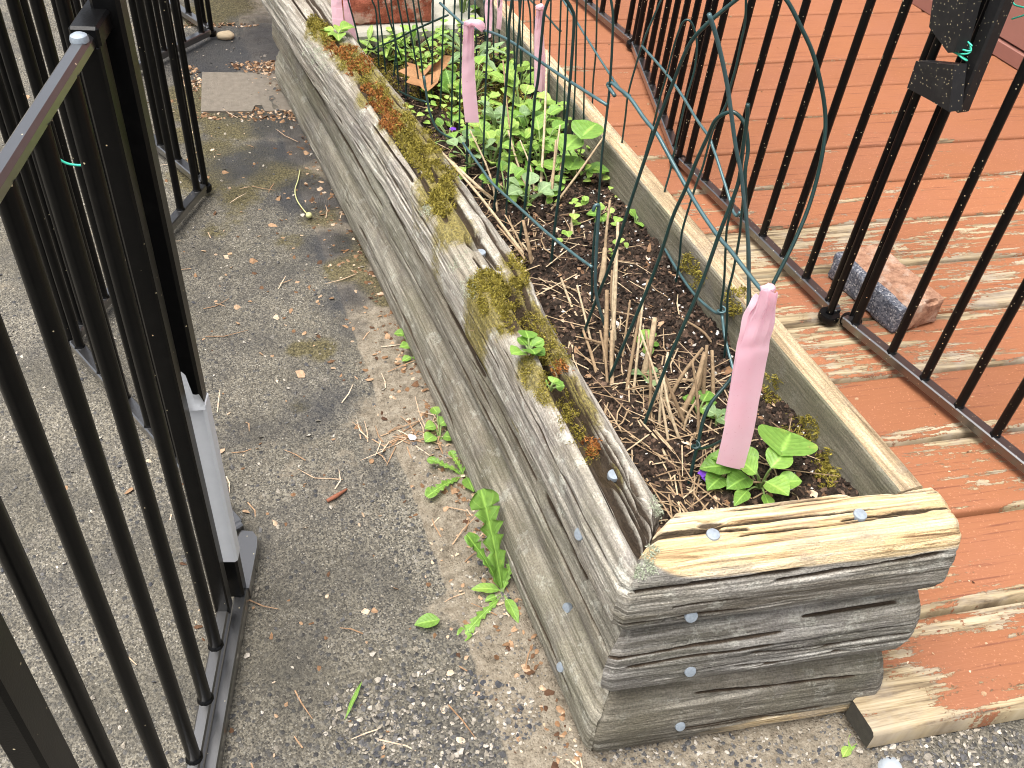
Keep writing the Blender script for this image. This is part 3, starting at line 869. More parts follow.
# the far end of the bed
fs = MB(); fs.box((.50, 1.925, .24), .32, .16, .12, bev=.006)
fs.build('end_sill', MAT['sill'], planter, flat_angle=30)

# soil
sx_, sy_ = np.arange(.405, .668, .004), np.arange(.53, 1.86, .004)
SX, SY = np.meshgrid(sx_, sy_, indexing='ij')
SZ = .277 + .022 * (fbm(SX * 9, SY * 9, 3, 71) - .5) + .022 * (fbm(SX * 38, SY * 38, 4, 72) - .5) + .012 * (fbm(SX * 120, SY * 120, 2, 73) - .5)
SZ += .015 * np.exp(-np.clip(SY - .53, 0, 9) / .08) * sst(.43, .6, SX) - .012 * np.exp(-((SX - .435) / .02) ** 2)
mb = MB(); mb.grid(np.stack([SX, SY, SZ], -1))
soil = tag(mb.build('soil', MAT['soil']), kind='structure')

bpy.context.view_layer.update()
def bvh_of(objs):
    V, F = [], []
    for o in objs:
        o_ = len(V); mw = o.matrix_world
        V.extend([mw @ v.co for v in o.data.vertices]); F.extend([[i + o_ for i in p.vertices] for p in o.data.polygons])
    return BVHTree.FromPolygons(V, F)
B_TIM = bvh_of([t1, t2, t3, e1, e2, e3])
B_BED = bvh_of([soil, pl, t3, e3])
B_SOIL = bvh_of([soil])
B_GND = bvh_of([ground])
B_ALL = bvh_of([t1, t2, t3, e1, e2, e3, pl, soil, ground, deck])
def cast(px, py, b=None):
    d = Vector(ray(px, py)).normalized()
    h = (b or B_ALL).ray_cast(Vector(CAM), d)
    if h[0] is None:
        return None, None
    n = h[1] if h[1].dot(d) < 0 else -h[1]
    return np.array(h[0]), np.array(n)
def drop(x, y, b):
    h = b.ray_cast(Vector((x, y, 2)), Vector((0, 0, -1)))
    return (np.array(h[0]), np.array(h[1])) if h[0] is not None else (None, None)

# nails: children of the timber they are driven into
for owner, pts in ((t3, [(613, 479, .0085), (580, 534, .0085), (481, 253, .008)]), (t2, [(567, 608, .0078)]), (t1, [(561, 667, .0075)]),
                   (e3, [(713, 535, .0085), (860, 515, .0085), (691, 616, .0085)]), (e2, [(690, 671, .008)]), (e1, [(680, 726, .0075)])):
    for px, py, r in pts:
        p, n = cast(px, py, B_TIM)
        if p is None: continue
        if owner is t3 and py != 534 or owner is e3 and py < 600: n = np.array([0, -.08, 1.0])
        elif owner in (t1, t2, t3): n = np.array([-.85, -.1, .45])
        else: n = np.array([-.1, -.9, .4])
        n = n / np.linalg.norm(n)
        if (px, py) == (613, 479): p = p + np.array([0, 0, .006])
        m_ = MB(); r *= .84; m_.lathe(p - n * .0035, [(r * .98, 0), (r, .0045), (r * .93, .0056), (r * .5, .006), (.0005, .0061)], 18, n)
        m_.build('nail', MAT['zinc'], owner, flat_angle=40)

# ================================================================== FENCES
def rot_from(e):
    """columns: along e, sideways, up"""
    e = np.array([e[0], e[1], 0.0]); e /= np.linalg.norm(e)
    return np.array([e, [-e[1], e[0], 0], [0, 0, 1]]).T
BAR_R = .0072
def metal_fence(name, label, P0, P1, zb, zt, n, mat, group, bars=None, zfoot=0.0, lean=0.0):
    P0 = np.array(P0, float); P1 = np.array(P1, float); L = np.linalg.norm(P1 - P0); e = (P1 - P0) / L
    root = empty(name, (P0[0], P0[1], zfoot), label, 'fence', group)
    rot = rot_from(e)
    pt = lambda a, z, s=0: np.array([P0[0] + e[0] * a - e[1] * s + lean * (z - zb), P0[1] + e[1] * a + e[0] * s, z])
    for nm, z in (('bottom_rail', zb), ('top_rail', zt)):
        m_ = MB(); m_.box(pt(L / 2, z), L - .03, .019, .017, rot, .002)
        for a in (.0115, L - .0115):
            m_.box(pt(a + (.012 if a < L / 2 else -.012), z), .03, .015, .013, rot, .002)
        m_.build(nm, MAT['rail_dusty' if mat is MAT['black_dusty'] else 'rail'], root, flat_angle=30)
    bars = bars if bars is not None else np.linspace(.036, L - .036, n)
    for a in bars:
        m_ = MB(); m_.tube([pt(a, zb), pt(a, (zb + zt) / 2), pt(a, zt)], BAR_R, 10)
        # the weld collar
        m_.lathe(pt(a, zb + .0070), [(BAR_R + .0022, 0), (BAR_R + .001, .0025), (BAR_R, .004)], 10)
        m_.build('bar', mat, root, flat_angle=40)
    return root, pt, rot, L
def hinge_post(root, P, zb, zt, mat, lean=0.0, fr=.012):
    m_ = MB(); m_.tube([(P[0], P[1], zb), (P[0] + lean * (zt - zb), P[1], zt + .01)], .0064, 10)
    m_.lathe((P[0] + lean * (zt - zb), P[1], zt - .008), [(.010, 0), (.0125, .003), (.0125, .016), (.009, .02)], 18)
    m_.build('hinge_pin', mat, root, flat_angle=40)
    m_ = MB()
    m_.lathe((P[0], P[1], zb - .014), [(fr - .0015, 0), (fr, .003), (fr, .011), (fr - .0015, .014), (.0072, .0142), (.0068, .012)], 26)
    m_.build('foot', mat, root, flat_angle=40)

ZB, ZT = .024, .775
GL = 'black metal folding fence standing on the asphalt'
C1, C2, C3, C4, C5 = (.000, .900), (-.208, 1.388), (.058, 1.822), (-.140, 2.305), (.163, 2.578)
C6 = (-.05, 3.08)
fa = metal_fence('metal_fence', 'black barred panel running back left from the white taped post', C1, C2, ZB, ZT, 8, MAT['black'], GL, bars=list(np.linspace(.106, .495, 6)))
fb = metal_fence('metal_fence', 'black barred panel slanting right to a rounded corner foot on the path', C2, C3, ZB, ZT, 7, MAT['black'], GL)
fc_ = metal_fence('metal_fence', 'black barred panel going back left from the corner foot beside the mossy path', C3, C4, ZB, ZT, 7, MAT['black'], GL)
fd = metal_fence('metal_fence', 'black barred panel ending near the small pale stone at the top', C4, C5, ZB, ZT, 6, MAT['black'], GL)
metal_fence('metal_fence', 'farthest black barred panel, only its foot showing at the top edge', C5, C6, ZB, ZT, 7, MAT['black'], GL)

for r_o, P_ in ((fa, C2), (fb, C3), (fc_, C4), (fd, C5)):
    hinge_post(r_o[0], P_, ZB, ZT, MAT['black'])
# the nearest panel: a frame with a door in it
d1 = np.array([-.283, -.959]); d1 /= np.linalg.norm(d1)
l1 = np.array([d1[1], -d1[0]])
if l1[0] > 0: l1 = -l1
p1 = lambda a, s, z: np.array([C1[0] + d1[0] * a + l1[0] * s, C1[1] + d1[1] * a + l1[1] * s, z])
r1 = np.array([[d1[0], d1[1], 0], [l1[0], l1[1], 0], [0, 0, 1]]).T
gate = empty('fence_gate', p1(0, 0, 0), 'nearest black gate panel at left with white tape on its post', 'gate', GL)
m_ = MB(); m_.box(p1(.36, -.010, .011), .57, .017, .021, r1, .002); m_.build('threshold_rail', MAT['rail'], gate, flat_angle=30)
m_ = MB(); m_.box(p1(.036, -.012, .006), .03, .020, .012, r1, .003)
poly = [p1(-.006, .004, .001), p1(-.004, -.012, .001), p1(.006, -.019, .001), p1(.02, -.021, .001), p1(.09, -.020, .001), p1(.09, -.004, .001), p1(.05, .002, .001), p1(.02, .010, .001)]
m_.prism(poly, (0, 0, .022)); m_.build('corner_foot', MAT['rail'], gate, flat_angle=30)
post_z = .80
m_ = MB(); m_.box(p1(.093, -.004, (post_z + .02) / 2), .021, .023, post_z - .02, r1, .003); m_.build('frame_post', MAT['black'], gate, flat_angle=30)
# the white paper tape on that post
tz0 = z_of(p1(.093, -.004, 0), (228, 556)); tz1 = z_of(p1(.093, -.004, 0), (190, 398))
m_ = MB(); m_.box(p1(.093, -.0042, (tz0 + tz1) / 2), .0235, .0252, tz1 - tz0, r1, .003)
rag = []
for k in range(9):
    a = k / 8
    rag.append((a, .02 + .014 * math.sin(a * 5 + .4) + .006 * math.sin(a * 17)))
gp = np.zeros((9, 4, 3))
for k, (a, h) in enumerate(rag):
    for j in range(4):
        gp[k, j] = p1(.093 + .012 - .024 * a, .0095 - .003 * math.sin(j * 1.1) * (a - .3), tz1 - .004 + h * j / 3)
m_.grid(gp)
gp = np.zeros((9, 4, 3))
for k, (a, h) in enumerate(rag):
    for j in range(4):
        gp[k, j] = p1(.093 + .0145 + .002 * math.sin(j * 1.3 + a * 3), .0095 - .027 * a, tz1 - .004 + (h * 1.4 + .008) * j / 3)
m_.grid(gp)
m_.build('tape', MAT['tape'], gate, flat_angle=30)
DS = .004
m_ = MB(); m_.box(p1(.335, DS, .034), .42, .015, .018, r1, .002); m_.build('bottom_rail', MAT['rail'], gate, flat_angle=30)
m_ = MB(); m_.box(p1(.320, DS, .778), .40, .0135, .0125, r1, .003); m_.build('top_rail', MAT['rail'], gate, flat_angle=30)
m_ = MB(); m_.box(p1(.130, DS, .405), .019, .019, .74, r1, .002); m_.build('stile', MAT['black'], gate, flat_angle=30)
m_ = MB(); m_.box(p1(.535, DS, .405), .032, .022, .74, r1, .003); m_.build('stile', MAT['black'], gate, flat_angle=30)
for k in range(5):
    a = .188 + .0715 * k
    m_ = MB(); m_.tube([p1(a, DS, .035), p1(a, DS, .39), p1(a, DS, .775)], .0076, 10)
    m_.lathe(p1(a, DS, .043), [(.010, 0), (.009, .0025), (.0076, .004)], 10)
    m_.build('bar', MAT['black'], gate, flat_angle=40)
m_ = MB(); m_.box(p1(.112, .004, .781), .054, .022, .0165, r1, .002); m_.build('latch_bracket', MAT['black'], gate, flat_angle=30)
bp = p1(.150, DS, .7835)
m_ = MB(); m_.lathe(bp, [(.0068, 0), (.0068, .002), (.006, .0045), (.0035, .006), (.0005, .0064)], 20); m_.build('rivet', MAT['zinc'], gate, flat_angle=40)
m_ = MB(); m_.lathe(p1(.080, .004, .80), [(.015, 0), (.0195, .003), (.0195, .017), (.016, .021), (.0005, .022)], 24); m_.build('post_cap', MAT['black'], gate, flat_angle=40)
m_ = MB(); m_.box(p1(.36, 0, .762), .53, .017, .016, r1, .002)
# right-hand fence on the deck
GR = 'black metal folding fence standing on the deck'
RB, RT = DZ + .022, DZ + .752
H1, H2, H3 = (1.050, 1.040), (1.020, 1.606), (1.178, 2.172)
ev = np.array([1.117, .656]) - np.array(H1); ev /= np.linalg.norm(ev)
R0 = (H1[0] + ev[0] * .575, H1[1] + ev[1] * .575)
ra = metal_fence('metal_fence', 'dusty black barred panel on the deck passing beside the loose brick', H1, R0, RB, RT, 8, MAT['black_dusty'], GR,
      bars=[.033, .118, .19, .262, .333, .405, .478, .545], zfoot=DZ, lean=.04)
rb = metal_fence('metal_fence', 'black barred panel on the deck behind the looped green wire ends', H2, H1, RB, RT, 8, MAT['black_dusty'], GR, zfoot=DZ, lean=.04)
rc = metal_fence('metal_fence', 'black barred panel on the deck seen nearly edge on, bars crowding together', H3, H2, RB, RT, 8, MAT['black_dusty'], GR, zfoot=DZ, lean=.04)
metal_fence('metal_fence', 'far black panel on the deck whose rail leaves the top edge', (1.135, 2.74), H3, RB, RT, 8, MAT['black_dusty'], GR, zfoot=DZ, lean=.04)
hinge_post(ra[0], (1.036, 1.052), RB, RT, MAT['black_dusty'], .04, .0185); hinge_post(ra[0], (1.066, 1.028), RB, RT, MAT['black_dusty'], .04, .0185); hinge_post(rb[0], H2, RB, RT, MAT['black_dusty'], .04, .0185); hinge_post(rc[0], H3, RB, RT, MAT['black_dusty'], .04, .0185)
# the gate post and its plastic brackets
ghx, ghy = 1.076, 1.010
gl = empty('gate_latch', (ghx, ghy, DZ + .4), 'black plastic gate latch with two flanged brackets, speckled with dust', 'latch')
def on_x(px, py, x): return at_x(px, py, x)
xL = 1.028
m_ = MB()
pb = [on_x(*q, xL) for q in ((916, 61), (954, 65), (949, 112), (931, 101), (907, 88))]
m_.prism(pb, (.022, 0, 0))
m_.build('lower_bracket', MAT['plastic'], gl, smooth=False)
m_ = MB()
pb = [on_x(*q, xL) for q in ((936, -25), (975, -25), (955, 52), (948, 53), (929, 27))]
m_.prism(pb, (.022, 0, 0))
m_.build('upper_bracket', MAT['plastic'], gl, smooth=False)
m_ = MB(); m_.box((ghx + .004, ghy - .016, DZ + .60), .022, .024, .34, None, .003); m_.build('post_sleeve', MAT['plastic'], gl, flat_angle=30)

# brick beside the fence
def brick(name, label, c, yaw, L, w, h, mat, seed, grey=None, mirror=None):
    n1, n2, n3 = 26, 14, 8
    V, F, G = [], [], []
    def face(o, a, b, na, nb):
        base = len(V)
        for i in range(na + 1):
            for j in range(nb + 1):
                V.append(np.array(o) + np.array(a) * i / na + np.array(b) * j / nb)
        for i in range(na):
            for j in range(nb):
                k = base + i * (nb + 1) + j
                F.append((k, k + nb + 1, k + nb + 2, k + 1))
    face((-L/2, -w/2, h), (L, 0, 0), (0, w, 0), n1, n2)
    face((-L/2, w/2, 0), (L, 0, 0), (0, -w, 0), n1, n2)
    face((-L/2, -w/2, 0), (L, 0, 0), (0, 0, h), n1, n3)
    face((L/2, w/2, 0), (-L, 0, 0), (0, 0, h), n1, n3)
    face((L/2, -w/2, 0), (0, w, 0), (0, 0, h), n2, n3)
    face((-L/2, w/2, 0), (0, -w, 0), (0, 0, h), n2, n3)
    V = np.array(V)
    # rounded, chipped arrises and pitted faces
    r = .006
    core = np.stack([np.clip(V[:, 0], -L/2 + r, L/2 - r), np.clip(V[:, 1], -w/2 + r, w/2 - r), np.clip(V[:, 2], r, h - r)], -1)
    dlt = V - core; ln = np.linalg.norm(dlt, axis=1, keepdims=True)
    nrm = dlt / np.maximum(ln, 1e-9)
    V2 = core + nrm * r
    ch = fbm(V2[:, 0] * 40 + seed, V2[:, 1] * 40 + V2[:, 2] * 33, 3, seed)
    edge = (np.sum(np.abs(dlt) > r * .5, axis=1) > 1)
    V2 = V2 + nrm * (.006 * (ch - .55))[:, None] - nrm * (edge * .010 * sst(.45, .7, ch))[:, None]
    V2[:, 2] = np.maximum(V2[:, 2], 0)
    ca, sa = math.cos(yaw), math.sin(yaw)
    Wd = np.stack([c[0] + V2[:, 0] * ca - V2[:, 1] * sa, c[1] + V2[:, 0] * sa + V2[:, 1] * ca, c[2] + V2[:, 2]], -1)
    m_ = MB(); m_.add(Wd, F)
    o = m_.build(name, mat, flat_angle=60)
    attr(o, 'grey', (grey(V2) if grey else np.zeros(len(V2))))
    recentre(o)
    return tag(o, label, 'brick')
brick('brick', 'loose worn brick with one grey speckled side lying on the deck behind the fence', (1.172, 1.085, DZ), math.radians(94), .185, .105, .056, MAT['brick'], 4,
      grey=lambda V: np.where((V[:, 1] > .035), 1.0, 0.0) * 1.0)
brick('brick', 'red brick on the pale sill across the planter far end', (.462, 1.925, .300), math.radians(-4), .185, .095, .056, MAT['brick_red'], 9)

# plate, stone and cap on the path
pp = [at(202, 72, .006), at(284, 73, .006), at(294, 110, .006), at(265, 111, .006), at(262, 105, .006), at(255, 105, .006), at(252, 111, .006), at(201, 111, .006)]
m_ = MB(); m_.prism([p - np.array([0, 0, .014]) for p in pp], (0, 0, .014))
tag(recentre(m_.build('cover_plate', MAT['plate'], smooth=False)), 'flat brown square cover plate set into the path near the far fence', 'cover plate')
def rock(name, label, c, rx, ry, rz, mat, seed, cat='stone'):
    m_ = MB(); n, k = 18, 10; V, F = [], []
    for i in range(k + 1):
        ph = math.pi * i / k
        for j in range(n):
            th = 2 * math.pi * j / n
            d = np.array([math.sin(ph) * math.cos(th), math.sin(ph) * math.sin(th), math.cos(ph)])
            s_ = 1 + .35 * (float(fbm(d[0] * 1.7 + seed + 5, d[1] * 1.7 + d[2] * 1.3, 3, seed)) - .5)
            V.append((c[0] + d[0] * rx * s_, c[1] + d[1] * ry * s_, c[2] + rz * .8 + d[2] * rz * s_))
    for i in range(k):
        for j in range(n):
            F.append((i * n + j, (i + 1) * n + j, (i + 1) * n + (j + 1) % n, i * n + (j + 1) % n))
    m_.add(V, F)
    return tag(recentre(m_.build(name, mat)), label, cat)
c = at(226, 39, 0); rock('stone', 'small pale tan stone on asphalt beside the far fence corner', c, .022, .016, .012, MAT['stone'], 3)
c = at(889, 773, 0)
m_ = MB(); m_.lathe(c, [(.017, 0), (.018, .004), (.0165, .012), (.0115, .018), (.005, .0205), (.0003, .021)], 28)
tag(recentre(m_.build('domed_marker', MAT['cap'], flat_angle=60)), 'pale grey domed cap on the asphalt at the bottom edge', 'marker')

# ================================================================== WIRE BORDER FENCE
def fx_left(y, z):
    xf = .486 - .062 * max(0, y - .62)
    k = .17 - .22 * min(max(y - .8, 0), .75)
    return xf + k * (z - .26)
def fx_right(y, z):
    return .632 + .11 * (min(max(y, .75), 1.25) - .75) + .04 * (z - .26)
wf_l = empty('wire_fence', (.47, 1.0, .25), 'looped dark green wire border fence along the inner edge of the weathered timber', 'wire fence')
wf_r = empty('wire_fence', (.66, 1.0, .25), 'looped dark green wire border fence along the board beside the deck', 'wire fence')
def upright(root, pts, ya, yb, r=.0016, mat='wire', sink=True):
    """an upright: pixel trace whose depth runs evenly from ya to yb"""
    n = len(pts)
    P = [at_y(px, py, ya + (yb - ya) * i / (n - 1)) for i, (px, py) in enumerate(pts)]
    if sink:
        P = [P[0] - np.array([0, 0, .03])] + P
    m_ = MB(); m_.tube(P, r, 8, smooth=5)
    m_.build('wire', MAT[mat], root)
    return P
def along(root, pts, fx, r=.0019, mat='wire'):
    P = [at_surf(px, py, fx) for px, py in pts]
    P = [p for p in P if p is not None]
    m_ = MB(); m_.tube(P, r, 8, smooth=4)
    m_.build('wire', MAT[mat], root)
    return P
def yf(px, py): return at(px, py, .258)[1]
# big near arch (its crown is above the frame)
upright(wf_l, [(687, 491), (697, 447), (708, 408), (735, 372), (757, 316), (775, 280), (795, 240), (811, 200), (823, 150), (825, 110), (815, 60), (800, 25), (785, -2), (770, -10), (750, -10),
               (736, 0), (706, 25), (688, 47), (672, 86), (655, 130), (630, 204), (614, 255), (597, 298), (579, 346)], yf(687, 491), yf(579, 346), .0021)
# next arches back along the timber
upright(wf_l, [(605, 389), (652, 278), (672, 219), (685, 190), (697, 160), (708, 136), (715, 121), (724, 114), (733, 112), (741, 118), (746, 128), (748, 150), (745, 173), (746, 208), (748, 243), (748.5, 275), (751, 310), (754, 316), (757, 312)], yf(605, 389), .69, .0021)
upright(wf_l, [(638, 442), (667, 364), (699, 290), (720, 232), (731, 204), (739, 180), (742, 155), (747, 120), (748, 104)], yf(638, 442), .70, .0021)
m_ = MB(); m_.tube([at_y(*q, .70) for q in ((709, 14), (715, 32), (721, 55), (727, 84), (731, 112), (736, 148), (741, 172), (744, 200), (747, 225), (749, 262), (748, 312))], .0021, 8, smooth=4); m_.build('wire', MAT['wire_pale'], wf_l)
upright(wf_l, [(592, 320), (592, 275), (594, 240), (598, 208), (602, 155), (606, 120), (610, 83), (613, 23), (611, 0), (607, -20)], .95, .99)
upright(wf_l, [(550, 276), (552, 255), (554, 234), (564, 155), (566, 127), (570, 83), (574, 23), (572, 10), (566, 0), (556, -12)], yf(550, 276), 1.06, .0021)
upright(wf_l, [(518, 248), (524, 213), (528, 173), (532, 135), (535, 97), (538, 79), (542, 35), (545, 10), (552, -8)], yf(518, 248), 1.12, .0021)
upright(wf_l, [(493, 221), (497, 181), (500, 155), (503, 120), (508, 61), (509, 26), (512, 0), (516, -25)], yf(493, 221), 1.2, .0021)
upright(wf_l, [(467, 185), (467, 135), (468, 60), (469.5, 0), (472, -30)], yf(467, 185), 1.32)
upright(wf_l, [(452, 137), (451.5, 123), (453, 53), (455, 0), (457, -20)], 1.46, 1.46)
upright(wf_l, [(440, 122), (441.5, 79), (442, 62), (444, 0), (445, -20)], 1.54, 1.54)
upright(wf_l, [(430, 115), (432, 79), (433, 0), (433, -18)], 1.57, 1.57)
upright(wf_l, [(431, 118), (426.6, 98), (423, 76), (419.5, 44), (413, 0), (411, -15)], 1.57, 1.6)
upright(wf_l, [(433, 60), (429, 47), (423, 28), (418, 0), (416, -15)], 1.72, 1.72)
upright(wf_l, [(406, 106), (406, 62), (404, 35), (397.6, 0), (395, -14)], 1.61, 1.61)
upright(wf_l, [(393, 85), (396, 44), (390.5, 23), (385, 0), (382, -14)], 1.70, 1.70)
upright(wf_l, [(379, 71), (376.5, 16), (372, 0), (369, -12)], 1.76, 1.76)
upright(wf_l, [(369, 66), (361, 49), (354.5, 23), (348, 0), (345, -12)], 1.80, 1.80)
upright(wf_l, [(402, 60), (396, 44)], 1.74, 1.74, sink=False)
# stringers along the timber side
along(wf_l, [(440, 3), (454, 16), (465, 25), (477, 29), (493, 33), (510, 41), (538, 60), (563, 77), (607, 105)], fx_left, .0021, 'wire_pale')
along(wf_l, [(615, 96), (609, 87), (608, 84), (612, 83), (618, 88), (630, 98), (644, 118), (657, 134), (667, 152), (683, 181), (700, 210), (718, 236), (730, 250), (747, 272), (759, 287), (766, 293)], fx_left, .0023, 'wire_pale')
along(wf_l, [(463, 143), (482, 169), (494, 185), (523, 211), (545, 231), (575, 255), (592, 267)], lambda y, z: fx_left(y, z) - .0, .0021, 'wire_pale')
m_ = MB(); m_.tube([at_y(*q, .88) for q in ((593, 211), (595, 206), (598, 205), (599, 210), (597, 240), (595.5, 275), (597, 298), (606, 328), (620, 352), (630, 375))] + [at_y(648, 407, .80), at_y(668, 440, .74), at_y(689, 471, .66)], .0021, 8, smooth=4); m_.build('wire', MAT['wire_pale'], wf_l)
along(wf_l, [(363, 53), (380, 46), (397, 39), (410, 32), (423, 26), (448, 15)], lambda y, z: 0 * y + .42 + (1.8 - y) * .5, .0019)
along(wf_l, [(361, 49), (368, 61), (376, 70), (391, 86), (411, 97), (426, 102)], fx_left, .0019)
m_ = MB(); m_.tube([at_y(*q, 1.4) for q in ((424, 76), (427, 98), (431, 116), (440, 132), (463, 143))], .0019, 8, smooth=4); m_.build('wire', MAT['wire_pale'], wf_l)
# ties where stringers wrap an upright
for q, y in (((695, 449), .62), ((756, 316), .61)):
    p = at_y(*q, y); m_ = MB(); m_.tube([p + np.array([.004 * math.cos(a), .004 * math.sin(a), .0012 * a]) for a in np.linspace(0, 7.5, 20)], .0014, 6); m_.build('wire', MAT['wire'], wf_l)
m_ = MB(); m_.tube([at_y(695, 449, .62), at_y(708, 447, .63), at_y(722, 440, .65), at_y(736, 428, .68)], .0017, 8, smooth=4); m_.build('wire', MAT['wire'], wf_l)
# the run along the deck board
def up_r(pts, foot, y2=None, r=.0016, mat='wire'):
    y = at(*foot, .258)[1]; upright(wf_r, pts, y, y2 if y2 else y, r, mat)
up_r([(634, 215), (637, 190), (644, 160), (653, 127), (660, 98), (667, 74), (674, 46), (681, 26), (686, 20), (691, 22), (695, 32), (697, 46), (694.5, 70), (686.5, 98), (678, 135), (670, 172), (665, 190), (658, 225), (656, 241)], (634, 215), at(656, 241, .258)[1])
up_r([(674, 293), (679, 263), (681, 240), (684, 224), (696, 185), (703, 166), (713, 130), (726, 105), (730, 88), (736, 67), (741, 42), (745, 23), (746, 0), (745, -15)], (674, 293))
up_r([(723, 372), (724, 363), (727, 319), (728, 293), (733, 272), (739, 240), (741, 222), (744, 190)], (723, 370))
up_r([(728, 345), (721, 312), (724, 284), (726, 240), (728, 222), (734, 200)], (728, 345))
up_r([(613, 188), (620, 155), (625, 120), (628, 95), (636, 65), (644, 40), (651, 23), (661, 0), (666, -12)], (613, 188))
up_r([(590, 140), (592, 118), (593, 84), (596, 49), (597, 0), (597, -15)], (590, 140))
up_r([(570, 150), (572, 135), (575, 88), (577, 0), (577, -15)], (570, 150))
up_r([(553, 145), (555, 130), (559, 53), (561, 0), (561, -12)], (553, 140))
up_r([(531, 120), (530.5, 88), (530.5, 21), (528, 0), (527, -10)], (531, 110))
up_r([(520, 108), (521, 76), (519, 0), (518, -10)], (520, 100))
up_r([(522, 90), (522, 50), (523.5, 0), (524, -10)], (522, 90))
up_r([(541, 112), (541, 90), (540, 40), (541, 5), (542, -10)], (541, 110))
up_r([(477, 70), (476, 40), (475, 0)], (477, 70)); up_r([(486, 66), (485, 30), (484, 0)], (486, 66)); up_r([(500, 70), (499, 30), (499, 0)], (500, 72))
for x0, y0, x1 in ((508, 92, 506), (515, 100, 513), (548, 130, 551), (563, 150, 568), (583, 160, 586), (494, 82, 493), (535, 118, 534)):
    up_r([(x0, y0), ((x0 * 2 + x1) / 3, y0 * .6), (x1, 0), (x1, -14)], (x0, y0), r=.0015)
for x0, y0, x1 in ((459, 150, 462), (482, 205, 489), (505, 235, 521), (422, 108, 405), (399, 92, 391), (386, 78, 378)):
    upright(wf_l, [(x0, y0), ((x0 * 2 + x1) / 3, y0 * .6), (x1, 0), (x1, -16)], yf(x0, y0), yf(x0, y0) + .01, .0015)
for pts, r in (([(530, 0), (544, 13), (558, 29), (561, 31)], .0018), ([(563, 0), (572, 14), (583, 32), (607, 70), (623, 93), (628, 97), (630, 95)], .0019),
               ([(642, 46), (665, 72), (683, 97), (697, 120), (709, 137), (713, 148), (718, 162), (729, 197), (733, 211), (737, 216), (740, 212)], .002),
               ([(617, 169), (630, 188), (644, 210), (655, 232), (667, 253)], .0019), ([(663, 245), (676, 268), (694, 294), (713, 311), (722, 314)], .0021),
               ([(722, 314), (725, 338), (732, 365), (734, 378)], .0021), ([(546, 84), (556, 105), (567, 123)], .0018), ([(592, 165), (607, 164), (621, 159)], .0018)):
    along(wf_r, pts, fx_right, r, 'wire_pale' if r >= .0019 else 'wire')
p = at_surf(721, 313, fx_right); m_ = MB(); m_.tube([p + np.array([.005 * math.cos(a), .005 * math.sin(a), .001 * a]) for a in np.linspace(0, 8, 22)], .0015, 6); m_.build('wire', MAT['wire_pale'], wf_r)

# ------------------------------------------------------------------ pink ribbons
def ribbon(label, knot, tails, y, loop=None):
    kp = at_y(*knot, y)
    root = empty('pink_ribbon', kp, label, 'ribbon', 'pink ribbons tied to the wire fences')
    m_ = MB()
    V, F = [], []
    n, k = 14, 9
    for i in range(k + 1):
        ph = math.pi * i / k
        for j in range(n):
            th = 2 * math.pi * j / n
            d = np.array([math.sin(ph) * math.cos(th), math.sin(ph) * math.sin(th), math.cos(ph)])
            s_ = .0058 * (1 + .5 * (float(fbm(d[0] * 2 + 9, d[1] * 2 + d[2] * 2, 3, int(knot[0]))) - .5)) * (1 + .12 * math.sin(th * 5 + ph * 3))
            V.append(kp + d * s_ * np.array([1.35, .8, .8]) * (1 + .22 * math.sin(th * 3 + ph * 5)))
    for i in range(k):
        for j in range(n):
            F.append((i * n + j, (i + 1) * n + j, (i + 1) * n + (j + 1) % n, i * n + (j + 1) % n))
    m_.add(V, F)
    if loop:
        a, b = at_y(*loop[0], y), at_y(*loop[1], y)
        m_.tube([kp, (kp + a) / 2 + np.array([0, -.004, .004]), a, (a + b) / 2 + np.array([0, .004, 0]), b], [.003, .0065, .006, .004], 8, smooth=4)
    m_.build('knot', MAT['ribbon'], root)
    for ti, (left, right, yy) in enumerate(tails):
        ns, nw = 30, 12
        A = catmull([at_y(*q, yy) for q in left], 12); Bq = catmull([at_y(*q, yy) for q in right], 12)
        G = np.zeros((ns, nw, 3))
        for i in range(ns):
            t = i / (ns - 1)
            a = A[int(t * (len(A) - 1))]; b = Bq[int(t * (len(Bq) - 1))]
            for j in range(nw):
                s_ = j / (nw - 1)
                fold = .40 + .05 * math.sin(t * 4 + ti)
                crease = (.012 * max(0, fold - s_) - .004 * max(0, s_ - fold)) * (1 - .35 * t)
                wr = .0022 * math.sin(s_ * 15 + 2 * ti) * max(0, 1 - t * 2.2) + .0012 * math.sin(t * 31 + s_ * 4) * max(0, 1 - t * 1.3)
                bow = .004 * math.sin(t * 4.2 + ti)
                G[i, j] = a + (b - a) * s_ + np.array([0, crease + wr + bow, 0])
        tb = MB(); tb.grid(G)
        tb.grid(G + np.array([0, .0005, 0]))
        tb.build('tail', MAT['ribbon'], root, flat_angle=14)
    return root
ribbon('wide pink ribbon tied nearest the camera, hanging over the front corner of the bed', (768, 289),
       [([(764, 294), (758, 318), (747, 345), (741, 362), (732, 400), (725, 430), (716, 463)], [(777, 291), (776, 318), (771, 345), (768, 360), (759, 400), (752, 430), (741, 467)], .590),
        ([(762, 300), (750, 318), (741, 345), (735, 365), (729, 392), (724, 420)], [(768, 300), (763, 318), (756, 345), (750, 365), (744, 392), (740, 420)], .600)], .602)
ribbon('pink ribbon with one long tail on the middle stringer above the green weeds', (470, 23), [([(465, 24), (464, 60), (463, 90), (465, 122)], [(474, 24), (475, 60), (476, 90), (478, 121)], 1.30)], 1.30, loop=((481, 26), (484, 31)))
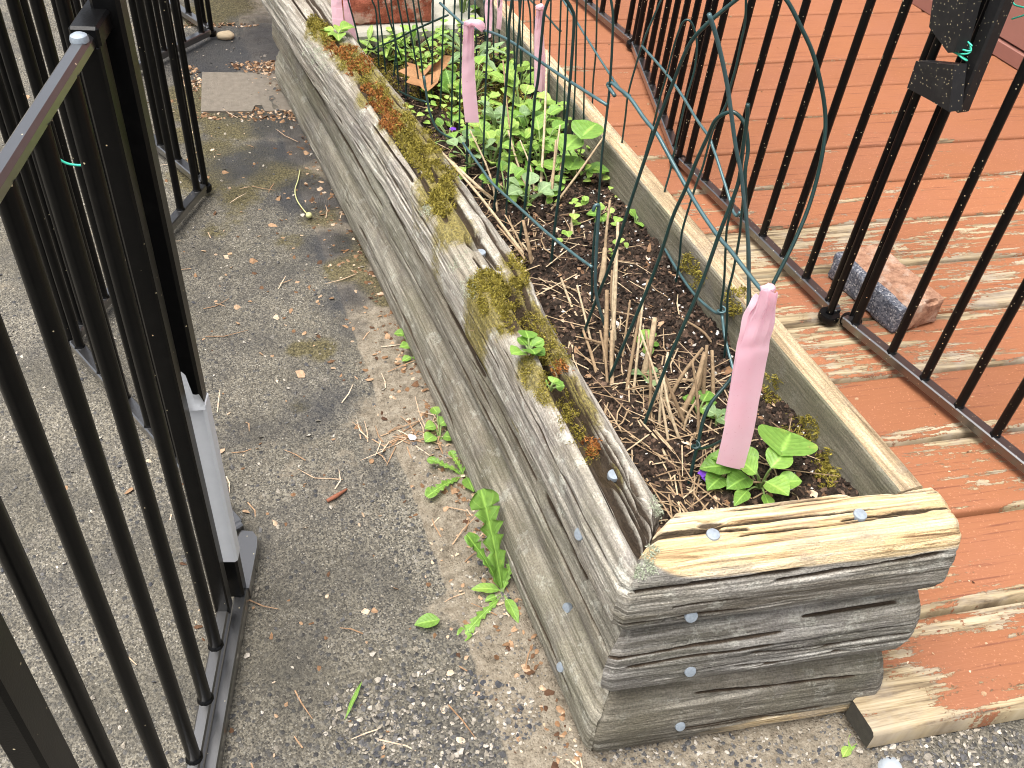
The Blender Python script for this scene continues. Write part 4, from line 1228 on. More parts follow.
ribbon('pink ribbon with two short tails beside the mossy timber and far brick', (343, -14), [([(333, -12), (332, 5), (333, 29)], [(341, -12), (342, 5), (344, 29)], 1.80), ([(344, -12), (344, 8), (346, 38)], [(347, -12), (351, 8), (357, 43)], 1.81)], 1.80)
ribbon('pink ribbon behind the leafy weeds, cut off by the top edge', (494, -12), [([(490, -10), (486, 10), (487, 38)], [(495, -10), (493, 15), (490, 36)], 1.70), ([(499, -10), (498, 8), (496, 28)], [(504, -10), (502, 8), (500, 29)], 1.71)], 1.70)
ribbon('narrow pink ribbon with split tails against the wooden board by the deck', (540, 7), [([(538, 8), (536, 40), (534, 88)], [(541, 8), (541, 40), (541, 92)], 1.50), ([(541, 8), (541, 50), (540, 90)], [(543, 8), (544, 45), (546, 92)], 1.508)], 1.50)

# twist ties
def tie(label, pts):
    m_ = MB(); m_.tube(pts, .0013, 6, smooth=5)
    return tag(recentre(m_.build('twist_tie', MAT['tie'])), label, 'twist tie', 'teal twist ties')
tie('teal twist tie looped around bars of the left fence', [at_y(*q, 1.02) for q in ((50, 146), (53, 152), (58, 158), (66, 163), (75, 165), (84, 165), (93, 163), (96, 160))])
pz = at_x(958, 56, 1.05)
tie('teal twist tie knotted around the deck gate post', [pz + np.array([-.004 + .006 * math.cos(a), .017 * math.sin(a) - .004, .012 * math.sin(a * .35) + .001 * a]) for a in np.linspace(0, 20, 44)] + [at_x(972, 46, 1.045)])
tie('loose teal tie end by the siding at the top right corner', [at_x(*q, 1.12) for q in ((1012, 1), (1015, 5), (1022, 7), (1028, 9), (1024, 15), (1018, 17), (1012, 19))])

# ================================================================== PLANTS
def leaf_shape(kind, t):
    if kind == 'heart':
        return (1.0 * (math.sin(math.pi * min(1, t ** .62)) ** .85)) * .52
    if kind == 'oval':
        return math.sin(math.pi * t ** .85) ** .8 * .34
    if kind == 'lance':
        return math.sin(math.pi * t ** .9) ** .9 * .14
    if kind == 'dandelion':
        w = .035 + .075 * t ** .7 * (1 if t < .88 else max(0, (1 - t) / .12) ** .6)
        saw = (t * 6.5) % 1.0
        return w * (.45 + .75 * saw) if t < .8 else w * 1.15
def add_leaf(mb, base, az, elev, L, kind, tint, bend=.6, cup=.25, nt=9, ns=5, width=1.0, roll=0.0):
    if kind == 'dandelion': nt = 40
    if kind == 'heart': nt = 12
    d = np.array([math.cos(az) * math.cos(elev), math.sin(az) * math.cos(elev), math.sin(elev)])
    side = np.array([-math.sin(az), math.cos(az), 0])
    up = np.cross(d, side)
    if up[2] < 0: up = -up
    side = side * math.cos(roll) + up * math.sin(roll); up = np.cross(d, side); up = up if up[2] > 0 else -up
    G = np.zeros((nt + 1, 2 * ns + 1, 3)); UV = np.zeros((nt + 1, 2 * ns + 1, 2))
    ph = random.uniform(0, 6)
    for i in range(nt + 1):
        t = i / nt
        w = max(leaf_shape(kind, t) * L * width, .0003)
        c = np.array(base) + d * (L * (t - bend * .12 * t * t)) - np.array([0, 0, 1]) * (L * bend * .38 * t * t)
        back = 0
        for j in range(-ns, ns + 1):
            s_ = j / ns
            if kind == 'heart':
                back = -.16 * L * abs(s_) * max(0, 1 - t * 4)
            rip = .018 * L * math.sin(t * 14 + ph + abs(s_) * 4) * abs(s_)
            G[i, j + ns] = c + side * w * s_ + up * (cup * w * abs(s_) ** 1.3 + rip) + d * back
            UV[i, j + ns] = (t, s_ * .5)
    mb.grid(G, UV, tint)
    return np.array(base)
def weed(name, label, base, leaves, mat, group=None, cat='plant', stem_r=.0011, flowers=()):
    """leaves: (dx,dy,dz attach offset, azimuth, elevation, length, kind, tint)"""
    root = empty(name, base, label, cat, group)
    fm, st = MB(), MB()
    base = np.array(base)
    for (off, az, el, L, kind, ti, *rest) in leaves:
        p = base + np.array(off)
        add_leaf(fm, p, az, el, L, kind, ti, *(rest or ()))
        mid = base + np.array(off) * .5 + np.array([0, 0, .15 * abs(off[2])])
        if np.linalg.norm(off) > .004:
            st.tube([base - np.array([0, 0, .004]), mid, p + np.array([math.cos(az), math.sin(az), 0]) * .001], [stem_r * 1.2, stem_r], 6, smooth=3)
    fm.build('foliage', MAT[mat], root)
    if st.v: st.build('stem', MAT['gstem'], root)
    for fo in flowers:
        fl = MB()
        for k in range(5):
            add_leaf(fl, base + np.array(fo), k * 1.256 + .3, .35, .0075, 'oval', .5, .5, .2, 5, 2, 1.3)
        fl.build('flower', MAT['violet'], root)
    return root
def rleaves(n, Lr, kind, spread, hr, elr=(.1, .8), az0=None, width=1.0):
    out = []
    for k in range(n):
        az = (k * 2.4 + random.uniform(-.4, .4)) if az0 is None else az0 + random.uniform(-1, 1)
        h = random.uniform(*hr); r = random.uniform(.2, 1) * spread
        out.append(((math.cos(az) * r, math.sin(az) * r, h), az, random.uniform(*elr), random.uniform(*Lr), kind, random.random(), random.uniform(.3, 1.0), random.uniform(.15, .4), 9, 4, width * random.uniform(.85, 1.15), random.uniform(-.3, .3)))
    return out
def toward(base, px, py, z):
    """offset from a plant's base to the point where a photographed leaf hangs"""
    return at(px, py, z) - np.array(base)
GP = 'weeds growing in the planter bed'
# violet at the front corner
b = cast(760, 487, B_SOIL)[0]
lv = []
for (px, py, dz, az, el, L, k, ti, w) in [(782, 452, .050, .75, .05, .046, 'heart', .45, 1.45), (771, 468, .040, .4, .5, .036, 'oval', .7, 1.35), (766, 482, .032, -1.2, .35, .034, 'oval', .75, 1.5), (756, 474, .036, 2.2, .5, .030, 'oval', .8, 1.5),
                                         (752, 463, .030, 2.0, .3, .030, 'heart', .55, 1), (738, 461, .024, 2.6, .15, .034, 'heart', .35, 1), (727, 466, .020, 2.9, .1, .034, 'heart', .25, 1), (745, 478, .018, 3.4, .1, .030, 'heart', .2, 1),
                                         (720, 478, .012, 3.6, .1, .026, 'heart', .2, 1), (778, 484, .03, -.3, .4, .03, 'oval', .65, 1.3), (764, 494, .02, -1.8, .2, .028, 'lance', .5, 1.8), (748, 490, .016, -2.6, .2, .034, 'lance', .4, 1.8)]:
    lv.append((toward(b, px, py, b[2] + dz), az, el, L, k, ti, .5, .3, 9, 5, w))
weed('violet_plant', 'leafy violet with one big heart leaf in the front corner of the bed', b, lv, 'leaf', GP, flowers=[toward(b, 703, 474, b[2] + .012), toward(b, 707, 479, b[2] + .01)])
# violet by the board
b = cast(577, 178, B_SOIL)[0]
lv = []
for (px, py, dz, az, el, L, k, ti, w) in [(583, 136, .085, .6, .35, .046, 'heart', .35, 1.2), (566, 148, .062, .6, .35, .042, 'heart', .7, 1.1), (570, 168, .03, .8, .3, .038, 'heart', .5, 1.1), (560, 170, .03, 2.6, .3, .04, 'oval', .8, 1.2),
                                         (590, 170, .02, -.4, .2, .035, 'heart', .25, 1), (555, 152, .05, 2.0, .4, .04, 'oval', .6, 1.3), (553, 186, .02, -1.8, .2, .032, 'heart', .6, 1)]:
    lv.append((toward(b, px, py, b[2] + dz), az, el, L, k, ti, .5, .25, 9, 5, w))
weed('violet_plant', 'upright violet with three glossy heart leaves touching the side board', b, lv, 'leaf', GP)
# seedlings on the timber groove
for px, py, n, L, lab in ((529, 352, 7, .019, 'small round leaved seedling sprouting from moss in the timber crack'), (550, 390, 4, .012, 'tiny seedling in timber crack below the larger round leaved one')):
    p, _ = cast(px, py, B_BED)
    weed('seedling', lab, p, rleaves(n, (L * .9, L * 1.2), 'oval', L * .55, (.004, .016), (.1, .6), width=1.9), 'leaf', None)
p, _ = cast(338, 36, B_BED)
weed('seedling', 'pale lime seedling growing through moss on the far timber top', p, rleaves(5, (.025, .035), 'oval', .012, (.004, .012), (.0, .4), width=1.2), 'leaf_lime', None)
# the weedy middle and back of the bed
spots = [(520, 125, 'bright yellow green weed under the crossing stringer wire', 'leaf_lime', 'oval', 12, .036, .07), (540, 170, 'bright green weed left of the three glossy heart leaves', 'leaf', 'oval', 11, .036, .06), (492, 165, 'lime weed in the middle of the leafy patch', 'leaf_lime', 'oval', 11, .034, .06), (475, 95, 'leafy lime weed right behind the long ribbon tail', 'leaf_lime', 'oval', 10, .034, .05), (497, 140, 'sage green bushy weed just below the long pink ribbon', 'leaf_sage', 'oval', 13, .036, .05), (515, 165, 'fresh green weed with oval leaves right of the bushy sage one', 'leaf_lime', 'oval', 12, .034, .05),
         (530, 150, 'mid green weed between dry brown stalks near the bed centre', 'leaf', 'oval', 12, .036, .06), (545, 135, 'yellow green weed left of the glossy violet', 'leaf_lime', 'oval', 10, .034, .06),
         (505, 195, 'low green weed beside twig pile at the timber inner edge', 'leaf', 'oval', 9, .03, .03), (528, 205, 'grey green seedling at the near end of the weeds', 'leaf_sage', 'oval', 7, .032, .03),
         (548, 190, 'small green weed on bare soil near the dry stalks', 'leaf', 'oval', 6, .028, .03), (480, 120, 'pale weed under the hanging tip of the long ribbon', 'leaf_lime', 'oval', 9, .03, .04),
         (470, 165, 'grey green weed hugging the timber below the ribbon', 'leaf_sage', 'oval', 7, .028, .03), (448, 140, 'small weed at timber inner edge left of the ribbon', 'leaf', 'oval', 6, .026, .02),
          
         (470, 75, 'tall green weed standing behind the long pink ribbon', 'leaf_sage', 'lance', 10, .07, .05), 
         (520, 90, 'weed with lime heart leaf near mossy ground by the board', 'leaf_lime', 'heart', 6, .036, .05), (388, 58, 'grassy weed in front of the far red brick', 'leaf_lime', 'lance', 9, .05, .03),
         (365, 60, 'thin weed at the far left corner of the bed', 'leaf_lime', 'lance', 7, .045, .03), (415, 55, 'weed with narrow leaves growing before the far sill', 'leaf', 'lance', 8, .05, .04),
         (403, 118, 'yellow green weed behind the rusty moss on the timber', 'leaf_lime', 'oval', 6, .024, .02), 
         (462, 30, 'tall bright weed beside the ribbon knot at the top', 'leaf', 'oval', 9, .045, .12), (455, 105, 'seedling left of ribbon tip with rounded leaves', 'leaf', 'heart', 6, .028, .03)]
for i, (px, py, lab, mt, kd, n, L, h) in enumerate(spots):
    p, _ = cast(px, py, B_SOIL)
    if p is None:
        p = at(px, py, .26)
    fl = [(.01, .005, h * .8)] if i in (1, 7, 13) else ()
    weed('weed', lab, p, rleaves(int(n * 1.3), (L * .65, L * 1.0), kd, .034, (h * .2, h * 1.15), (.1, 1.0), width=1.25 if kd == 'oval' else 1.0), mt, GP, flowers=fl)
for px, py, lab in ((645, 350, 'little green seedling between dry stalks in the open soil'), (648, 384, 'twin leaved seedling under stalks near the near timber crack'), (635, 225, 'tiny seedling on dark soil beside the hooked silver wire'), (600, 222, 'tiny seedling left of the hooked silver wire'),
                    (716, 425, 'small seedling right of the near wire foot behind ribbon'), (698, 415, 'round leaved seedling at the tangle of straw'), (806, 418, 'pale seedling right of the wide ribbon'), (617, 197, 'low seedling at the foot of the board by thin wire')):
    p, _ = cast(px, py, B_SOIL)
    if p is not None:
        weed('seedling', lab, p, rleaves(4, (.014, .024), 'oval', .01, (.004, .018), (.1, .8), width=1.5), random.choice(['leaf', 'leaf_sage']), GP)
# weeds at the foot of the timber, on the path side
GF = 'weeds along the foot of the timber wall'
def pathweed(label, base_px, leaves, mat='leaf', name='weed'):
    b = at(*base_px, 0.002)
    lv = []
    for (px, py, dz, az, el, L, k, ti, w) in leaves:
        lv.append((toward(b, px, py, dz), az, el, L, k, ti, .55, .25, 9, 5, w))
    return weed(name, label, b, lv, mat, GF)
pathweed('upper small round leaved weed at the timber foot', (418, 362), [(403, 334, .03, 2.8, .2, .017, 'heart', .5, 1.2), (413, 332, .035, 1.3, .5, .016, 'heart', .6, 1.2), (408, 346, .025, 3.2, .3, .017, 'heart', .6, 1.2), (414, 342, .03, .8, .4, .016, 'heart', .6, 1.2),
                                                                             (417, 350, .022, .4, .2, .017, 'heart', .7, 1.2), (411, 357, .012, 3.4, .1, .019, 'oval', .7, 1.2), (420, 363, .01, -.2, .1, .016, 'oval', .6, 1.4), (416, 356, .018, -1.2, .2, .014, 'heart', .5, 1.2)])
pathweed('middle small round leaved weed between two others at the timber foot', (440, 440), [(437, 413, .03, 1.8, .3, .016, 'heart', .5, 1.2), (434, 426, .018, 3.2, .2, .017, 'heart', .6, 1.3), (441, 424, .02, .5, .3, .018, 'heart', .5, 1.3), (433, 436, .01, 3.6, .1, .018, 'heart', .7, 1.3), (445, 436, .01, -.6, .1, .018, 'heart', .5, 1.3)])
pathweed('young dandelion with arching toothed leaves above the tall one', (464, 476), [(461, 474, .006, 2.55, .5, .065, 'dandelion', .4, 1.0), (459, 478, .006, 3.6, .35, .075, 'dandelion', .5, 1.15), (463, 474, .008, 1.9, .75, .05, 'dandelion', .5, 1.1), (463, 472, .01, .7, .9, .045, 'dandelion', .4, 1.0), (467, 478, .006, -1.6, .4, .04, 'oval', .5, .9)], 'leaf', 'dandelion')
pathweed('tall dandelion with one long upright toothed leaf leaning on the timber', (503, 594), [(502, 588, .010, 1.7, 1.12, .19, 'dandelion', .35, .95), (501, 588, .008, 2.2, 1.0, .12, 'dandelion', .2, .75), (504, 588, .012, .9, .8, .06, 'dandelion', .5, 1.2), (500, 590, .006, 2.9, .35, .045, 'oval', .8, .55),
                                                                                                   (506, 598, .006, -1.5, .2, .045, 'oval', .7, .5), (498, 600, .004, -2.6, .12, .085, 'dandelion', .6, 1.0), (497, 596, .004, 3.3, .2, .02, 'oval', .6, .8)], 'leaf', 'dandelion')
def loose_leaf(label, px, py, az, L, kind, mat, tint=.5, width=1.0, z=.004, b_=None, cat='leaf', elev=.12):
    p = cast(px, py, b_)[0] if b_ is not None else at(px, py, z)
    m_ = MB(); add_leaf(m_, p + np.array([0, 0, .003]), az, elev, L, kind, tint, .4, .25, 9, 5, width)
    return tag(recentre(m_.build('fallen_leaf', MAT[mat])), label, cat)
loose_leaf('green toothed leaf lying flat on the asphalt beside dandelion', 440, 621, 3.05, .036, 'oval', 'leaf', .5, .9)
loose_leaf('thin green grass blade lying on the asphalt path', 362, 683, -2.2, .055, 'lance', 'leaf', .5, .35)
loose_leaf('small green leaf on dirt at the deck corner, longer of two', 853, 733, -2.3, .03, 'lance', 'leaf', .8, 1.3)
loose_leaf('small rounded leaf on dirt touching the deck corner', 848, 748, -2.6, .018, 'oval', 'leaf_lime', .6, 1.0)
loose_leaf('pinkish white fallen petal on bare dirt beside the timber weeds', 410, 441, .6, .013, 'oval', 'petal', .5, 1.7, cat='petal')
loose_leaf('white flake on dirt beside the upper round leaved weed', 475, 0, .6, .001, 'oval', 'petal') if False else None
# dry oak leaf
def oak_leaf():
    out = [(332, 0)]
    pts = [(398, 71), (409, 66), (406, 62), (418, 65), (421, 73), (428, 66), (437, 62), (444, 55), (452, 56), (449, 64), (441, 72), (438, 82), (432, 88), (426, 92), (420, 86), (411, 84), (406, 82), (410, 77)]
    c = at(422, 76, .315)
    V = [c + np.array([0, 0, -.004])]; UV = [(.5, 0)]
    for i, (px, py) in enumerate(pts):
        V.append(at(px, py, .315 + .010 * math.sin(i * 1.3))); UV.append((i / 18, .4))
    n = len(pts)
    F = [(0, 1 + i, 1 + (i + 1) % n) for i in range(n)]
    m_ = MB(); m_.add(V, F, .6, UV)
    m_.add([v + np.array([0, 0, -.0006]) for v in V], [f[::-1] for f in F], .4, UV)
    m_.tube([c, at(430, 100, .275), at(433, 115, .262)], .001, 6)
    return tag(recentre(m_.build('oak_leaf', MAT['dryleaf'])), 'curled tan brown oak leaf lying among weeds in the far bed', 'dry leaf')
oak_leaf()

m_ = MB(); pts_ = [at(*q, .006) for q in ((300, 170), (298, 180), (295, 190), (297, 200), (303, 209), (309, 216))]
m_.tube(pts_, .0012, 6, smooth=5)
m_.lathe(pts_[-1] - np.array([0, 0, .004]), [(.001, 0), (.005, .002), (.0066, .006), (.005, .010), (.001, .012)], 14)
tag(recentre(m_.build('seed_stem', mat_simple('pale_stem', (.50, .50, .24), .7, 0, .2, 80))), 'pale bent dandelion stem with round head lying on damp asphalt', 'stem')
m_ = MB(); m_.tube([at(327, 501, .004), at(336, 496, .006), at(347, 489, .004)], [.0028, .0034, .0016], 7, smooth=3, tint=.3)
tag(recentre(m_.build('twig', mat_simple('red_twig', (.24, .085, .045), .8, 0, .3, 120))), 'short reddish twig on the asphalt left of the dandelions', 'twig')
# ------------------------------------------------------------------ dry stalks
def stalks(label, items, rnd=0, area=None):
    """items: pixel foot, pixel tip, tip height above the soil, radius"""
    p0 = cast(*items[0][0], B_SOIL)[0] if items else at(*area[0], .26)
    root = empty('dry_stalks', p0, label, 'dry stalks', 'clumps of dead stalks in the bed')
    for (f, t, h, r) in items:
        a = cast(*f, B_SOIL)[0]
        if a is None: a = at(*f, .255)
        bq = at(*t, a[2] + h)
        mid = (a + bq) / 2 + rng.normal(0, .003, 3)
        m_ = MB(); m_.tube([a - np.array([0, 0, .012]), mid, bq], [r * 1.15, r, r * .8], 7, smooth=4, tint=float(rng.uniform(.25, .95)))
        m_.build('stalk', MAT['dstem'], root)
    return root
stalks('cut tan stalks standing in bare soil behind the bent silver wire', [((601, 380), (583, 330), .02, .0022), ((612, 372), (618, 222), .15, .0024), ((606, 365), (607, 290), .07, .0032), ((600, 285), (605, 248), .04, .0042), ((616, 345), (617, 243), .10, .0028), ((618, 330), (612, 270), .05, .0018),
        ((596, 350), (577, 285), .05, .0016), ((622, 365), (630, 300), .06, .0016), ((609, 385), (600, 330), .05, .0018), ((626, 395), (648, 280), .10, .0022), ((634, 395), (643, 300), .09, .0017), ((614, 390), (612, 330), .05, .0026)])
stalks('broken pale stalks leaning together left of the wide ribbon', [((642, 380), (655, 318), .06, .0042), ((662, 410), (703, 348), .06, .0024), ((668, 402), (660, 370), .03, .0028), ((690, 425), (662, 370), .06, .0022), ((705, 410), (707, 345), .07, .0026), ((676, 420), (705, 352), .07, .0034), ((684, 440), (663, 375), .06, .0018),
        ((700, 440), (692, 360), .09, .0018), ((690, 400), (704, 360), .04, .0036), ((715, 400), (712, 350), .05, .0026), ((660, 430), (668, 352), .08, .0018), ((672, 445), (640, 330), .10, .0016), ((650, 420), (646, 330), .09, .002), ((684, 432), (700, 395), .04, .0016)])
stalks('thin brown stalks rising among the green weeds', [((500, 215), (470, 130), .10, .0016), ((540, 200), (547, 50), .16, .002), ((545, 205), (560, 125), .09, .0016), ((530, 190), (508, 130), .07, .0018), ((550, 210), (556, 140), .08, .0022), ((520, 180), (503, 60), .14, .0014), ((545, 212), (605, 135), .10, .0018),
        ((552, 200), (565, 140), .06, .0014), ((536, 195), (520, 140), .06, .0014), ((575, 240), (574, 210), .03, .0022), ((605, 262), (610, 200), .07, .0022)])
stalks('pale bent twigs lying along the inner side of timber', [((530, 255), (440, 150), .04, .0022), ((545, 280), (497, 225), .02, .0016), ((533, 262), (523, 220), .05, .0028), ((527, 250), (505, 215), .03, .0014), ((512, 210), (447, 158), .03, .0026), ((505, 205), (470, 185), .02, .0016), ((540, 270), (522, 243), .01, .0018),
        ((590, 335), (561, 278), .02, .002), ((632, 352), (585, 338), .02, .002), ((600, 300), (560, 285), .015, .0012), ((687, 470), (655, 430), .02, .0014), ((705, 490), (760, 482), .02, .0016), ((680, 480), (640, 420), .015, .0016), ((720, 350), (681, 318), .02, .0018), ((668, 395), (625, 390), .03, .0014)])

# ------------------------------------------------------------------ moss, lichen (nobody could count it)
def tufts(name, mat, patches, blade, bvh, seed):
    r_ = np.random.default_rng(seed); m_ = MB()
    V, F, T = [], [], []
    for (px, py, rx, ry, n, hgt) in patches:
        for _ in range(int(n * 1.7)):
            a, q = r_.uniform(0, 6.283), math.sqrt(r_.uniform(0, 1))
            x, y = px + rx * q * math.cos(a), py + ry * q * math.sin(a)
            if fbm(x * .16, y * .16, 3, seed) < .40 + .30 * (q - .5): continue
            p, n_ = cast(x, y, bvh)
            if p is None: continue
            tn = float(np.clip(r_.normal(.5, .25), 0, 1))
            for k in range(4):
                dirn = n_ * .9 + r_.normal(0, .75, 3); dirn /= np.linalg.norm(dirn)
                L = blade * .62 * hgt * r_.uniform(.5, 1.2)
                sd_ = np.cross(dirn, r_.normal(0, 1, 3)); sd_ /= np.linalg.norm(sd_)
                w = L * .2
                o = len(V); b0 = p + r_.normal(0, .0015, 3)
                V += [b0 - sd_ * w, b0 + sd_ * w, b0 + dirn * L * .6 + sd_ * w * .8 - np.array([0, 0, 0]), b0 + dirn * L]
                F += [(o, o + 1, o + 2), (o, o + 2, o + 3)]; T += [tn * .6, tn * .6, tn, min(1, tn + .2)]
    m_.add(V, F, T)
    return tag(m_.build(name, mat, smooth=False), kind='stuff')
MOSS_T = [(314, 22, 6, 8, 160, 1), (322, 32, 9, 10, 260, 1), (330, 40, 8, 8, 160, 1), (385, 105, 14, 14, 360, .9), (398, 117, 16, 14, 420, 1), (412, 138, 20, 20, 620, 1), (425, 155, 16, 16, 420, 1), (438, 190, 17, 24, 760, 1.1), (443, 203, 14, 14, 400, 1.1),
                           (487, 285, 18, 16, 520, 1), (497, 302, 20, 20, 520, 1), (515, 265, 12, 14, 300, 1), (520, 278, 9, 12, 220, 1), (510, 320, 14, 16, 300, .9), (545, 340, 12, 20, 260, .8), (556, 358, 14, 14, 220, .8), (565, 410, 10, 22, 240, .7), (577, 432, 9, 16, 200, .7), (590, 455, 8, 12, 110, .6),
                           (432, 140, 18, 16, 220, .8), (355, 60, 14, 14, 160, .7), (372, 80, 14, 12, 160, .7), (318, 27, 10, 9, 300, .9), (350, 62, 14, 12, 300, .9), (365, 75, 12, 12, 300, .9), (378, 95, 12, 12, 300, .9), (445, 175, 12, 14, 300, 1), (430, 170, 12, 16, 350, 1), (418, 150, 16, 16, 400, .9), (405, 128, 14, 14, 400, .9), (530, 372, 8, 18, 200, .7), (545, 385, 10, 22, 260, .7), (572, 420, 9, 20, 260, .7), (500, 292, 28, 26, 900, .8), (530, 325, 16, 18, 300, .8)]
vco = np.array([tuple(v.co) for v in t3.data.vertices]) + np.array(planter.location)
cc = (vco - CAM) @ R
ppx, ppy = cc[:, 0] / cc[:, 2] * FPX + 512, cc[:, 1] / cc[:, 2] * FPX + 384
ms_ = np.zeros(len(vco))
for (px, py, rx, ry, n, hgt) in MOSS_T + [(343, 52, 14, 10, 260, 1), (358, 66, 16, 12, 320, 1), (372, 95, 12, 12, 320, 1), (392, 122, 12, 10, 260, 1), (455, 225, 16, 20, 1, 1), (610, 480, 8, 14, 1, 1), (575, 405, 16, 30, 1, 1)]:
    # a spread of thin growth on the wood round each cushion
    c3 = cast(px, py, B_TIM)[0]
    if c3 is None: continue
    sc_ = .00125 * np.linalg.norm(c3 - CAM)
    d2 = ((vco[:, 0] - c3[0]) / (rx * sc_ * 1.1)) ** 2 + ((vco[:, 1] - c3[1]) / (ry * sc_ * 1.3)) ** 2
    ms_ = np.maximum(ms_, np.exp(-d2 * .8))
attr(t3, 'mossy', ms_)
tufts('moss', MAT['moss'], MOSS_T, .0062, B_BED, 3)
tufts('moss', MAT['rust'], [(343, 52, 14, 10, 260, 1), (358, 66, 16, 12, 320, 1), (372, 95, 12, 12, 320, 1), (383, 107, 10, 9, 200, 1), (392, 122, 12, 10, 260, 1), (398, 130, 9, 7, 140, 1), (558, 368, 12, 9, 140, .8), (592, 447, 9, 10, 130, .8), (330, 46, 8, 6, 80, .8)], .0080, B_BED, 5)
tufts('moss', MAT['moss'], [(800, 430, 20, 22, 260, .8), (825, 468, 16, 20, 260, .8), (735, 300, 12, 16, 160, .8), (690, 265, 10, 12, 120, .7), (770, 390, 14, 16, 160, .7), (700, 280, 8, 10, 60, .7), (500, 90, 26, 18, 500, .9), (510, 110, 22, 16, 400, .9), (470, 110, 22, 14, 260, .8), (450, 100, 14, 12, 160, .8), (385, 60, 16, 8, 160, .8), (545, 135, 16, 16, 140, .8), (440, 75, 60, 26, 1500, .8), (480, 95, 55, 22, 1300, .8), (400, 65, 34, 14, 500, .8), (460, 55, 60, 14, 700, .7), (505, 130, 40, 25, 500, .7)], .0095, bvh_of([soil, pl]), 6)
tufts('lichen', MAT['lichen'], [(313, 48, 12, 16, 150, .8), (321, 62, 10, 18, 160, .8), (427, 212, 8, 8, 140, .7), (460, 262, 14, 14, 140, .7), (470, 285, 9, 16, 120, .7), (655, 505, 8, 12, 130, .8), (652, 560, 9, 14, 180, .9), (640, 575, 6, 10, 90, .9), (665, 515, 8, 8, 80, .8)], .0045, B_TIM, 8)

# ------------------------------------------------------------------ loose material
def chips(name, mat, pts, size, seed, flat=.35, kind='chip', tr=(0, 1)):
    r_ = np.random.default_rng(seed); V, F, T = [], [], []
    for p, n_ in pts:
        s_ = size * min(r_.lognormal(0, .4), 2.0); tn = r_.uniform(*tr)
        if kind == 'needle':
            a = r_.uniform(0, 6.283); L = s_ * 4; d = np.array([math.cos(a), math.sin(a), r_.normal(0, .12)]); sd_ = np.array([-d[1], d[0], 0]) * .0009
            bnd = np.array([r_.normal(0, .08), r_.normal(0, .08), 0]) * L
            o = len(V); q = np.array(p) + np.array([0, 0, .0025])
            V += [q - sd_, q + sd_, q + d * L / 2 + bnd + sd_, q + d * L / 2 + bnd - sd_, q + d * L + sd_ * .5, q + d * L - sd_ * .5]
            F += [(o, o + 1, o + 2, o + 3), (o + 3, o + 2, o + 4, o + 5)]; T += [tn] * 6
        else:
            # a small irregular block: octahedron-like lump
            base = np.array([[1, 0, 0], [0, 1, 0], [-1, 0, 0], [0, -1, 0], [0, 0, 1], [0, 0, -1], [.7, .7, .35], [-.7, .65, .4], [-.65, -.7, .35], [.7, -.7, .4]])
            P = base * (1 + r_.normal(0, .22, (10, 1))) * np.array([1, r_.uniform(.55, 1), flat * r_.uniform(.7, 1.3)]) * s_
            a = r_.uniform(0, 6.283); ca, sa_ = math.cos(a), math.sin(a)
            tl = r_.normal(0, .35, 2)
            P = np.stack([P[:, 0] * ca - P[:, 1] * sa_, P[:, 0] * sa_ + P[:, 1] * ca, P[:, 2] + tl[0] * P[:, 0] + tl[1] * P[:, 1]], -1)
            o = len(V); V += list(P + np.array(p) + np.array([0, 0, s_ * flat * .5])); T += [tn] * 10
            f = [(0, 6, 4), (6, 1, 4), (1, 7, 4), (7, 2, 4), (2, 8, 4), (8, 3, 4), (3, 9, 4), (9, 0, 4), (0, 1, 6), (1, 2, 7), (2, 3, 8), (3, 0, 9), (1, 0, 5), (2, 1, 5), (3, 2, 5), (0, 3, 5)]
            F += [tuple(o + i for i in x) for x in f]
    m_ = MB(); m_.add(V, F, T)
    return tag(m_.build(name, mat, smooth=False), kind='stuff')
def scatter_px(regions, bvh, seed):
    r_ = np.random.default_rng(seed); out = []
    for (px, py, rx, ry, n) in regions:
        for _ in range(n):
            a, q = r_.uniform(0, 6.283), math.sqrt(r_.uniform(0, 1))
            p, n_ = cast(px + rx * q * math.cos(a), py + ry * q * math.sin(a), bvh)
            if p is not None: out.append((p, n_))
    return out
def scatter_xy(x0, x1, y0, y1, n, bvh, seed, dens=None):
    r_ = np.random.default_rng(seed); out = []
    for _ in range(n):
        x, y = r_.uniform(x0, x1), r_.uniform(y0, y1)
        if dens and r_.uniform() > dens(x, y): continue
        p, n_ = drop(x, y, bvh)
        if p is not None: out.append((p, n_))
    return out
wall_d = lambda x, y: math.exp(-max(0, .325 - x) / .03) * .9 + .03
chips('leaf_litter', MAT['litter'], scatter_xy(-.1, .33, .45, 2.4, 9000, B_GND, 1, wall_d) + scatter_px([(280, 70, 30, 10, 260), (265, 66, 40, 5, 200), (295, 100, 12, 22, 260), (190, 80, 12, 14, 160), (250, 115, 60, 6, 200), (200, 25, 60, 3, 100)], B_GND, 2), .0034, 11, .22)
chips('pine_needles', MAT['litter'], scatter_xy(-.3, .33, .45, 2.2, 480, B_GND, 3, lambda x, y: .10 + .8 * math.exp(-max(0, .33 - x) / .05)) + scatter_px([(400, 440, 40, 8, 30), (425, 435, 30, 8, 25)], B_GND, 4), .009, 12, kind='needle', tr=(.4, 1))
chips('gravel', MAT['pebble'], scatter_xy(-.9, .33, .4, 2.6, 2600, B_GND, 5) + scatter_px([(430, 720, 110, 50, 900), (940, 745, 90, 25, 420), (500, 560, 30, 60, 120), (720, 752, 130, 18, 260)], B_GND, 6), .0021, 13, .6)
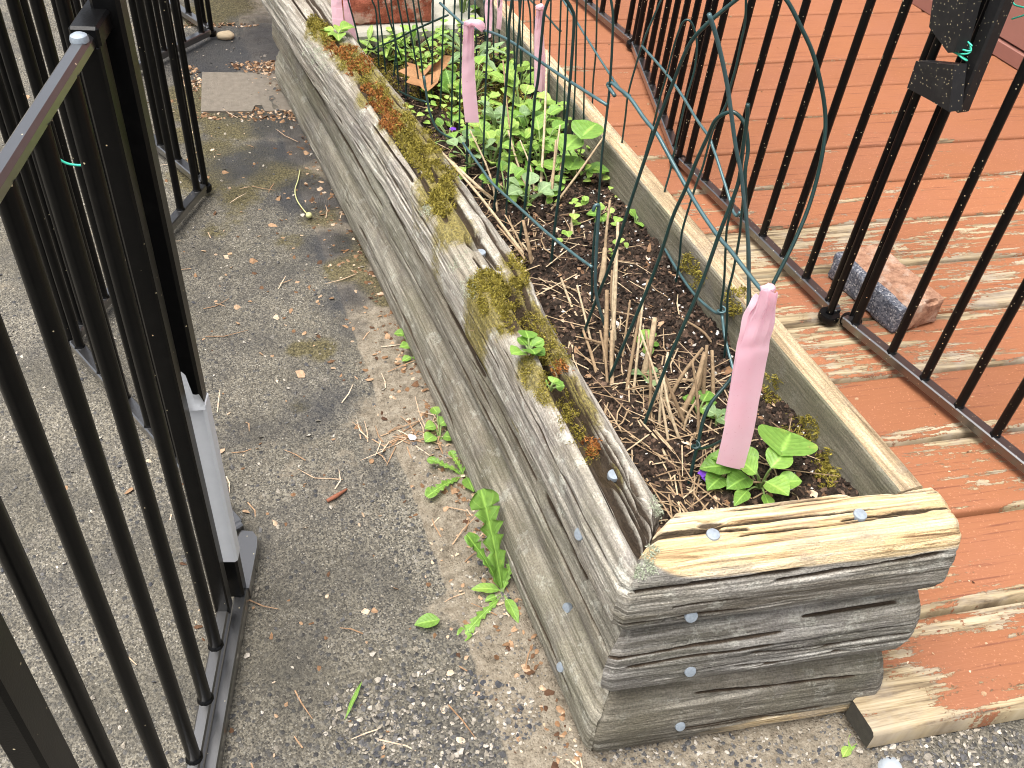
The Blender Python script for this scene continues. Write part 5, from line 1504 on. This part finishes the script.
chips('gravel', MAT['pebble'], scatter_px([(720, 745, 140, 22, 200), (600, 750, 60, 22, 60), (520, 690, 24, 60, 140), (480, 590, 30, 60, 160), (840, 715, 26, 26, 160), (900, 735, 50, 10, 120), (440, 450, 30, 40, 160)], B_GND, 7), .0014, 14, .5, tr=(.2, 1))
chips('leaf_litter', MAT['litter'], [x for x in scatter_xy(-.8, .3, .4, 2.4, 70, B_GND, 15)], .0055, 16, .12, tr=(.45, 1))
chips('soil_crumbs', MAT['crumb'], scatter_xy(.41, .665, .54, 1.85, 11000, B_SOIL, 8), .0021, 17, .75)
chips('perlite', MAT['perlite'], scatter_xy(.42, .665, .56, 1.3, 520, B_SOIL, 9, lambda x, y: .35 + .65 * (x > .5)), .0017, 18, .8)
chips('bark_mulch', MAT['litter'], scatter_xy(.42, .665, .54, 1.85, 380, B_SOIL, 10), .0036, 19, .25)
chips('straw', MAT['dstem'], scatter_xy(.43, .65, .56, 1.85, 600, B_SOIL, 21, lambda x, y: .2 + .8 * math.exp(-((x - .50) / .07) ** 2) * (1 if y < .95 else .5)), .012, 20, kind='needle', tr=(.1, .8))
chips('straw', MAT['dstem'], scatter_xy(.432, .53, .57, 1.45, 120, B_SOIL, 31), .017, 32, kind='needle', tr=(.15, .9))
chips('straw', MAT['dstem'], scatter_xy(.44, .60, .57, .80, 110, B_SOIL, 33), .019, 34, kind='needle', tr=(.15, .85))
# deck litter
chips('leaf_litter', MAT['litter'], scatter_px([(900, 400, 130, 120, 60), (700, 100, 120, 90, 30), (960, 620, 60, 90, 30)], bvh_of([deck]), 23), .0018, 24, .3)
# dense low seedlings over the far half of the bed (read as one mass)
gm = MB()
r_ = np.random.default_rng(40)
for _ in range(300):
    x, y = r_.uniform(.43, .66), 1.86 - abs(r_.normal(0, .33))
    if y < 1.02 or fbm(x * 14, y * 14, 3, 44) < .46: continue
    p, _n = drop(x, y, B_SOIL)
    if p is None: continue
    for k in range(r_.integers(2, 5)):
        random.seed(int(r_.integers(1e6)))
        add_leaf(gm, p + np.array([r_.normal(0, .004), r_.normal(0, .004), r_.uniform(.004, .03)]), r_.uniform(0, 6.28), r_.uniform(.0, .9), r_.uniform(.007, .019), 'oval', float(r_.uniform(0, 1)), .5, .25, 5, 2, 1.4)
tag(gm.build('ground_cover', MAT['leaf_lime']), kind='stuff')
for o in bpy.data.objects:
    if '_o' in o: del o['_o']
